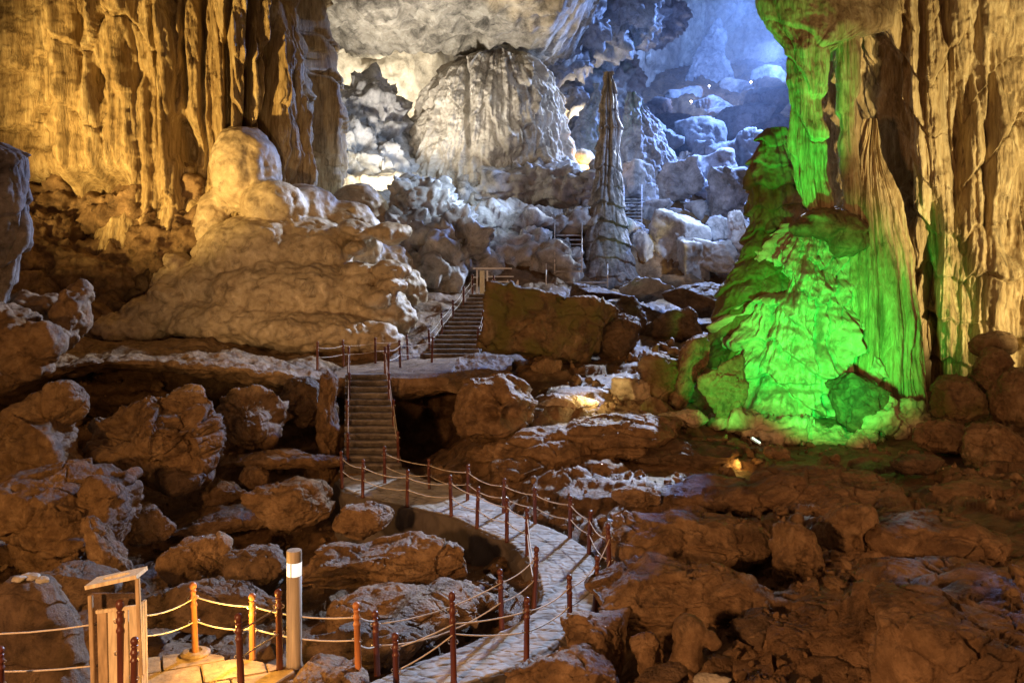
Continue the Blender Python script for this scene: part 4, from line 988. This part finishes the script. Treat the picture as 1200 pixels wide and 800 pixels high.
B(700,754,88,72,13.4,'square pale-topped block touching the path edge',M_bould,70,block=.85,rough=.7)
B(655,790,140,66,12.6,'angular rock at the lower frame edge beside the path',M_bould,71,block=.7)
B(760,770,44,64,12.9,'narrow upright rock right of the square block',M_bould,72,block=.6)
B(780,800,70,44,12.2,'low rock at the lower frame edge under the curved rock',M_dark,73,block=.6)
B(1000,752,200,110,12.9,'big slanting slab in the right foreground',M_ground,75,block=.7,depth=2.4,tilt=.25)
B(1120,772,240,150,11.7,'large dark slab filling the lower right corner',M_ground,76,block=.6,depth=2.6)
B(985,694,46,28,14.8,'small brick-like block in front of the lion-head boulder',M_bould,77,block=.85,tilt=-.45)
B(1100,688,190,60,14.6,'wide dim rock behind the lower right slabs',M_ground,78,block=.5,depth=2.4)
B(905,750,110,80,13.4,'shadowed rock right of the curved rock',M_dark,79,block=.6)
B(833,795,44,12,11.9,'pale flat chip of stone by the lower frame edge',M_pale,80,block=.8,depth=.3)
B(940,600,60,26,19.4,'flat stone between the brown hump and the smooth brown rock',M_bould,81,block=.6)
B(910,530,36,16,25.2,'small pale stone in front of the green lamp',M_bould,82,block=.6)
B(1075,545,60,26,23.6,'low stone in the dim flat ground on the right',M_dark,83,block=.5)
blobs('curved_rock', [(808,742,20,24,12.6),(806,766,16,30,12.5),(826,748,14,10,12.5),(836,755,10,8,12.45),(800,788,18,24,12.5),(840,782,22,14,12.6),(868,772,22,13,12.8),(895,765,18,12,13),(822,785,24,14,12.5)], .03, M_bould,
      'curled hook-shaped rock like a bent arm in the lower right', 'rock', 191, rough=.06, bil=(3, .03), smooth=4, fine=.015)

# far blue slope of broken blocks
far = [(905,100,60,34,112,'blue boulder at the very top of the slope against the canopy edge'),(860,108,44,26,108,'dark blue boulder under the faint upper lamp'),(800,118,40,30,104,'blue boulder beside the left far lamp'),
       (775,165,56,56,78,'steep blue block leaning towards the pinnacle'),(835,205,60,56,68,'dark blue block with a pale top in the middle of the slope'),(905,160,50,60,86,'upright blue slab right of the wide blue boulder'),(745,215,50,50,60,'dim blue block just behind the thin railed steps'),
       (820,165,56,50,80,'pale angular block under the lamp on the blue slope'),(792,212,54,50,64,'blue block halfway down the slope right of the pinnacle'),(855,228,56,62,62,'large rounded blue boulder left of the dark green-lit outcrop'),
       (795,150,60,40,88,'broad blue block just below the left far lamp'),(870,150,60,50,84,'wide blue boulder below the right far lamp'),(900,128,70,50,92,'blue boulder next to the canopy of the hanging pillar'),
       (848,182,50,40,74,'flat blue block in the middle of the slope'),(890,180,50,60,74,'blue boulder partly hidden by the leaning outcrop top'),(760,190,40,44,70,'blue block above the thin railed steps'),
       (768,250,44,30,58,'pale block right of the thin railed steps'),(795,282,66,70,52,'big split block with white right edge on the lower slope'),(812,308,36,60,50,'white-edged slab leaning beside the split block'),
       (760,300,44,60,52,'blue-white rubble rock at the right foot of the stalagmite'),(850,268,50,30,54,'flat grey rock at the end of the slope above the yellow-lit crags'),(840,300,60,40,50,'grey rock at the foot of the slope'),
       (870,272,30,50,50,'dark rock behind the left crag of the leaning outcrop'),(740,280,30,40,53,'pale lump hugging the stalagmite base'),(730,160,30,60,75,'blue block behind the stalagmite middle'),
       (752,140,34,44,84,'knobbly blue rock right of the pinnacle tip'),(775,128,30,36,92,'spiky blue rock at the head of the slope'),(835,128,50,26,98,'blue ridge rock carrying the far path'),
       (680,130,34,60,76,'dark purple rock between dome and spire'),(668,160,26,40,70,'grey rock touching the right side of the dome'),(700,345,60,26,44,'pale rubble rock at the front of the stalagmite base'),
       (760,340,60,30,44,'dark grey rock in front of the slope foot'),(815,352,70,40,42,'dim brown rock left of the yellow-lit crags'),(735,372,40,50,39,'dark upright rock right of the mossy boulder'),(785,385,70,50,38,'dim brown rock behind the yellow-green block')]
for k, (px, py, w, h, d, lab) in enumerate(far):
    B(px, py, w * 1.08, h * 1.08, d, lab, M_grey if py < 345 else M_dark, 400 + k, block=.95, lvl=5, rough=.8)
rs = np.random.RandomState(99)
for k in range(46):
    t = rs.rand(); px = 722 + 190 * rs.rand(); py = 118 + 200 * t; d = 98 - 50 * t ** .8 - 2 * rs.rand(); w = (22 + 36 * rs.rand()) * (.75 + .5 * t)
    z = float(ground_z(np.array([[(px - CX) / F * d, d]]))[0]); py2 = HY + (CH - z - .2) / d * F
    if py2 < 100 or py2 > 345: continue
    B(px, py2, w, w * (.6 + .5 * rs.rand()), d, 'smaller blue-grey broken block in the jumbled heap of the far slope', M_grey, 500 + k, block=.95, lvl=4, rough=.8, group='small broken blocks on the far blue slope')
rs = np.random.RandomState(123)

def rubble():
    rs = np.random.RandomState(77); v, f = ico(2); V, Fc, n0 = [], [], 0
    for k in range(4600):
        d = 10.5 + 26 * rs.rand() ** 1.2; a = -.62 + 1.24 * rs.rand(); x, y = a * d, d
        V.append((x, y, (.03 + .16 * rs.rand() ** 4) * (1 + d / 40)))
    V = np.array(V); keep = (path_dist(V[:, :2]) > .95) & ~((V[:, 0] > -6.6) & (V[:, 0] < -1.0) & (V[:, 1] > 26) ) & ~((V[:, 0] < -1.5) & (V[:, 1] < 13))
    cl = perlin(np.stack([V[:, 0] * .5, V[:, 1] * .5, np.zeros(len(V))], 1), 3) > -.08
    V = V[keep & cl]; z = ground_z(V[:, :2]); out = []
    for (x, y, r), zz in zip(V, z):
        q = v * rs.uniform(.55, 1.15, 3); dd = rs.normal(size=(7, 3)); dd /= np.linalg.norm(dd, axis=1, keepdims=True)
        lim = rs.uniform(.25, .6, 7); pr = q @ dd.T; q = q - sum(np.clip(pr[:, i] - lim[i], 0, None)[:, None] * dd[i][None] for i in range(7))
        out.append(q * r @ rotm(*rs.uniform(0, 6, 3)).T + [x, y, zz + r * .25]); Fc.append(f + n0); n0 += len(v)
    o = link('rubble', mesh_np('rubble', np.concatenate(out), np.concatenate(Fc), smooth=False), M_bould); o['kind'] = 'stuff'
    tag(o, 'loose stones and broken chips scattered over the cave floor', 'rubble')
rubble()
def haze():
    m = bpy.data.materials.new('haze'); m.use_nodes = True; nt = m.node_tree; nt.nodes.remove(nt.nodes['Principled BSDF'])
    v = nt.nodes.new('ShaderNodeVolumeScatter'); v.inputs['Color'].default_value = (.75, .85, 1, 1); v.inputs['Density'].default_value = .0036
    nt.links.new(v.outputs[0], nt.nodes['Material Output'].inputs['Volume'])
    o = MB().box((34, 102, 26), (66, 74, 62)).build('haze', m); o['kind'] = 'stuff'; tag(o, 'faint blue haze hanging in the far chamber', 'haze')
haze()

# ------------------------------------------------------------------ lamps of the cave and added fill lamps
def aim(o, tgt):
    v = Vector([float(a) for a in tgt]) - o.location; o.rotation_euler = v.to_track_quat('-Z', 'Y').to_euler()
def spot(name, loc, tgt, col, W, ang=60, blend=.6, rad=.3):
    l = bpy.data.lights.new(name, 'SPOT'); l.energy = W; l.color = col; l.spot_size = R(ang); l.spot_blend = blend; l.shadow_soft_size = rad
    o = bpy.data.objects.new(name, l); COL.objects.link(o); o.location = [float(v) for v in loc]; aim(o, tgt); return o
def point(name, loc, col, W, rad=.2):
    l = bpy.data.lights.new(name, 'POINT'); l.energy = W; l.color = col; l.shadow_soft_size = rad
    o = bpy.data.objects.new(name, l); COL.objects.link(o); o.location = [float(v) for v in loc]; return o
AMBER, COOL, BLUE, GREEN = (1, .64, .19), (.76, .86, 1), (.19, .38, 1), (.02, 1, .10)
spot('flood_left_wall', (-25, 23, 4.5), P(250, 70, 41), AMBER, 47000, 52, .7, .4)
spot('flood_left_rubble', (-13, 9, 4), (-9, 24, 0), (1, .50, .16), 2800, 84, .8, .3)
spot('flood_flowstone', (-8, 18, 4.0), P(320, 285, 38), (1, .63, .28), 4600, 46, .9, .3)
spot('flood_right_column', (23, 15, 4), P(1255, 235, 33), (1, .79, .36), 40000, 49, .35, .4)
spot('flood_upper_gold', (21, 14, 4), P(1012, 90, 33), (1, .79, .36), 11000, 17, .5, .3)
spot('flood_green', (8.7, 22.6, 2.3), P(962, 402, 31.5), GREEN, 14500, 54, 1.0, .25)
spot('flood_green_low', (6.9, 25.6, .9), P(850, 452, 28.5), GREEN, 900, 62, 1.0, .2)
spot('flood_green_upper', (9.3, 25.0, 1.5), P(922, 150, 33), GREEN, 22000, 25, .8, .2)
spot('flood_cool_key', (21, 63, 25), (-4, 27, 1), COOL, 45000, 43, .4, .5)
spot('flood_path', (21.3, 63, 25), (.2, 19.5, 0), COOL, 130000, 17, .6, .5)
spot('flood_ledge', (20.7, 63, 25), (-9.5, 36, 4), COOL, 90000, 21, .6, .5)
spot('flood_dome_rim', (15, 62, 23), P(640, 160, 59), COOL, 14000, 64, .7, .5)
spot('flood_icy', (6, 42, 15), P(470, 235, 52), (.66, .83, 1), 12000, 50, .8, .3)
spot('flood_dome', (-3, 45, 17), P(550, 150, 58), (.98, .95, .88), 2600, 44, .8, .3)
spot('flood_blue', (26, 78, 31), P(790, 215, 64), (.22, .40, 1), 85000, 100, .7, 1.0)
spot('flood_blue_recess', (24, 88, 34), P(800, 110, 108), (.20, .38, 1), 36000, 120, .8, 1.0)
spot('flood_blue_end', (36, 104, 34), P(880, 40, 132), BLUE, 15000, 120, .6, 1.0)
spot('flood_blue_slope', (21, 68, 24), P(800, 270, 55), (.26, .42, 1), 52000, 110, .8, .6)
spot('flood_stalagmite', (14, 46, 15), P(745, 240, 54), (.45, .62, 1), 6000, 100, .8, .3)
point('flood_alcove', P(440, 213, 51.8), (1, .86, .58), 1000, .3)
spot('flood_alcove_wall', P(486, 140, 62), P(460, 90, 68), (1, .88, .66), 7500, 150, .8, .4)
spot('flood_cream_patch', P(680, 160, 73), P(700, 90, 82), (1, .80, .52), 3000, 110, .8, .3)
spot('flood_ceiling', P(450, 225, 50), P(520, -40, 57), (1, .91, .78), 9500, 100, .9, .4)
point('lamp_orange', P(684, 190, 59.6), (1, .5, .08), 160, .15)
point('lamp_cream', P(693, 466, 28.3) + [0, -.2, .25], (1, .78, .32), 60, .1)
point('lamp_ground_orange', P(866, 540, 25.2), (1, .5, .1), 9, .05)
point('lamp_platform', P(262, 735, 11.9), (1, .52, .09), 110, .08)
spot('fill_foreground', (-9, -1, 6), (6, 21, -1), (1, .49, .20), 11500, 84, .9, .6)  # added unseen warm fill behind the camera for the foreground rocks
spot('fill_foreground_right', (19, 4, 8), (6, 22, 0), (1, .49, .20), 5600, 80, .9, .6)  # second unseen fill, added to lift the right foreground
w = bpy.data.worlds.new('World'); scene.world = w; w.use_nodes = True
w.node_tree.nodes['Background'].inputs[0].default_value = (1, .54, .31, 1); w.node_tree.nodes['Background'].inputs[1].default_value = .13

# visible lamp fixtures
def fixture(px, py, d, label, col, st, r=.25, post=.25):
    b = P(px, py, d); t = empty('path_lamp', b - [0, 0, post], label, 'lamp')
    MB().lathe([(.06, 0), (.05, post)], 8).build('post', M_steel, t)
    MB().lathe([(r * .3, post), (r, post + r * .6), (r, post + r * 1.1), (r * .3, post + r * 1.7)], 12).build('globe', glow('lamp globe', col, st), t, True)
    point('far_lamp', b + [0, -.6, .5], col, 90, .2)
fixture(810, 120, 94, 'left of two small glowing lamps on the far path in the blue zone', (1, .70, .42), 50, .11)
fixture(880, 97, 97, 'right of two small glowing lamps on the far path in the blue zone', (1, .75, .5), 50, .11)
fixture(831, 102, 104, 'faint white lamp higher up between the two far lamps', (.9, .9, 1), 8, .13)
def tube_lamp():
    a = P(886, 519, 27.9); t = empty('tube_lamp', a, 'small glowing white-green tube lamp on the ground before the green flowstone', 'lamp')
    MB().tube([(-.12, 0, .18), (.12, -.05, .02)], .025, 8).build('tube', glow('green tube', (.65, 1, .75), 2.5), t)
    MB().box((0, .05, .06), (.4, .06, .10), ry=.55, bevel=.01).build('housing', M_steel, t)
tube_lamp()

# ------------------------------------------------------------------ render settings
scene.view_settings.view_transform = 'Standard'; scene.view_settings.look = 'None'; scene.view_settings.exposure = 0; scene.view_settings.gamma = 1
scene.cycles.use_denoising = True
try:
    scene.cycles.denoiser = 'OPENIMAGEDENOISE'; scene.cycles.denoising_input_passes = 'RGB_ALBEDO_NORMAL'; scene.cycles.denoising_prefilter = 'ACCURATE'
except Exception: pass
scene.cycles.max_bounces = 5; scene.cycles.diffuse_bounces = 3; scene.cycles.glossy_bounces = 2
scene.cycles.sample_clamp_indirect = 4
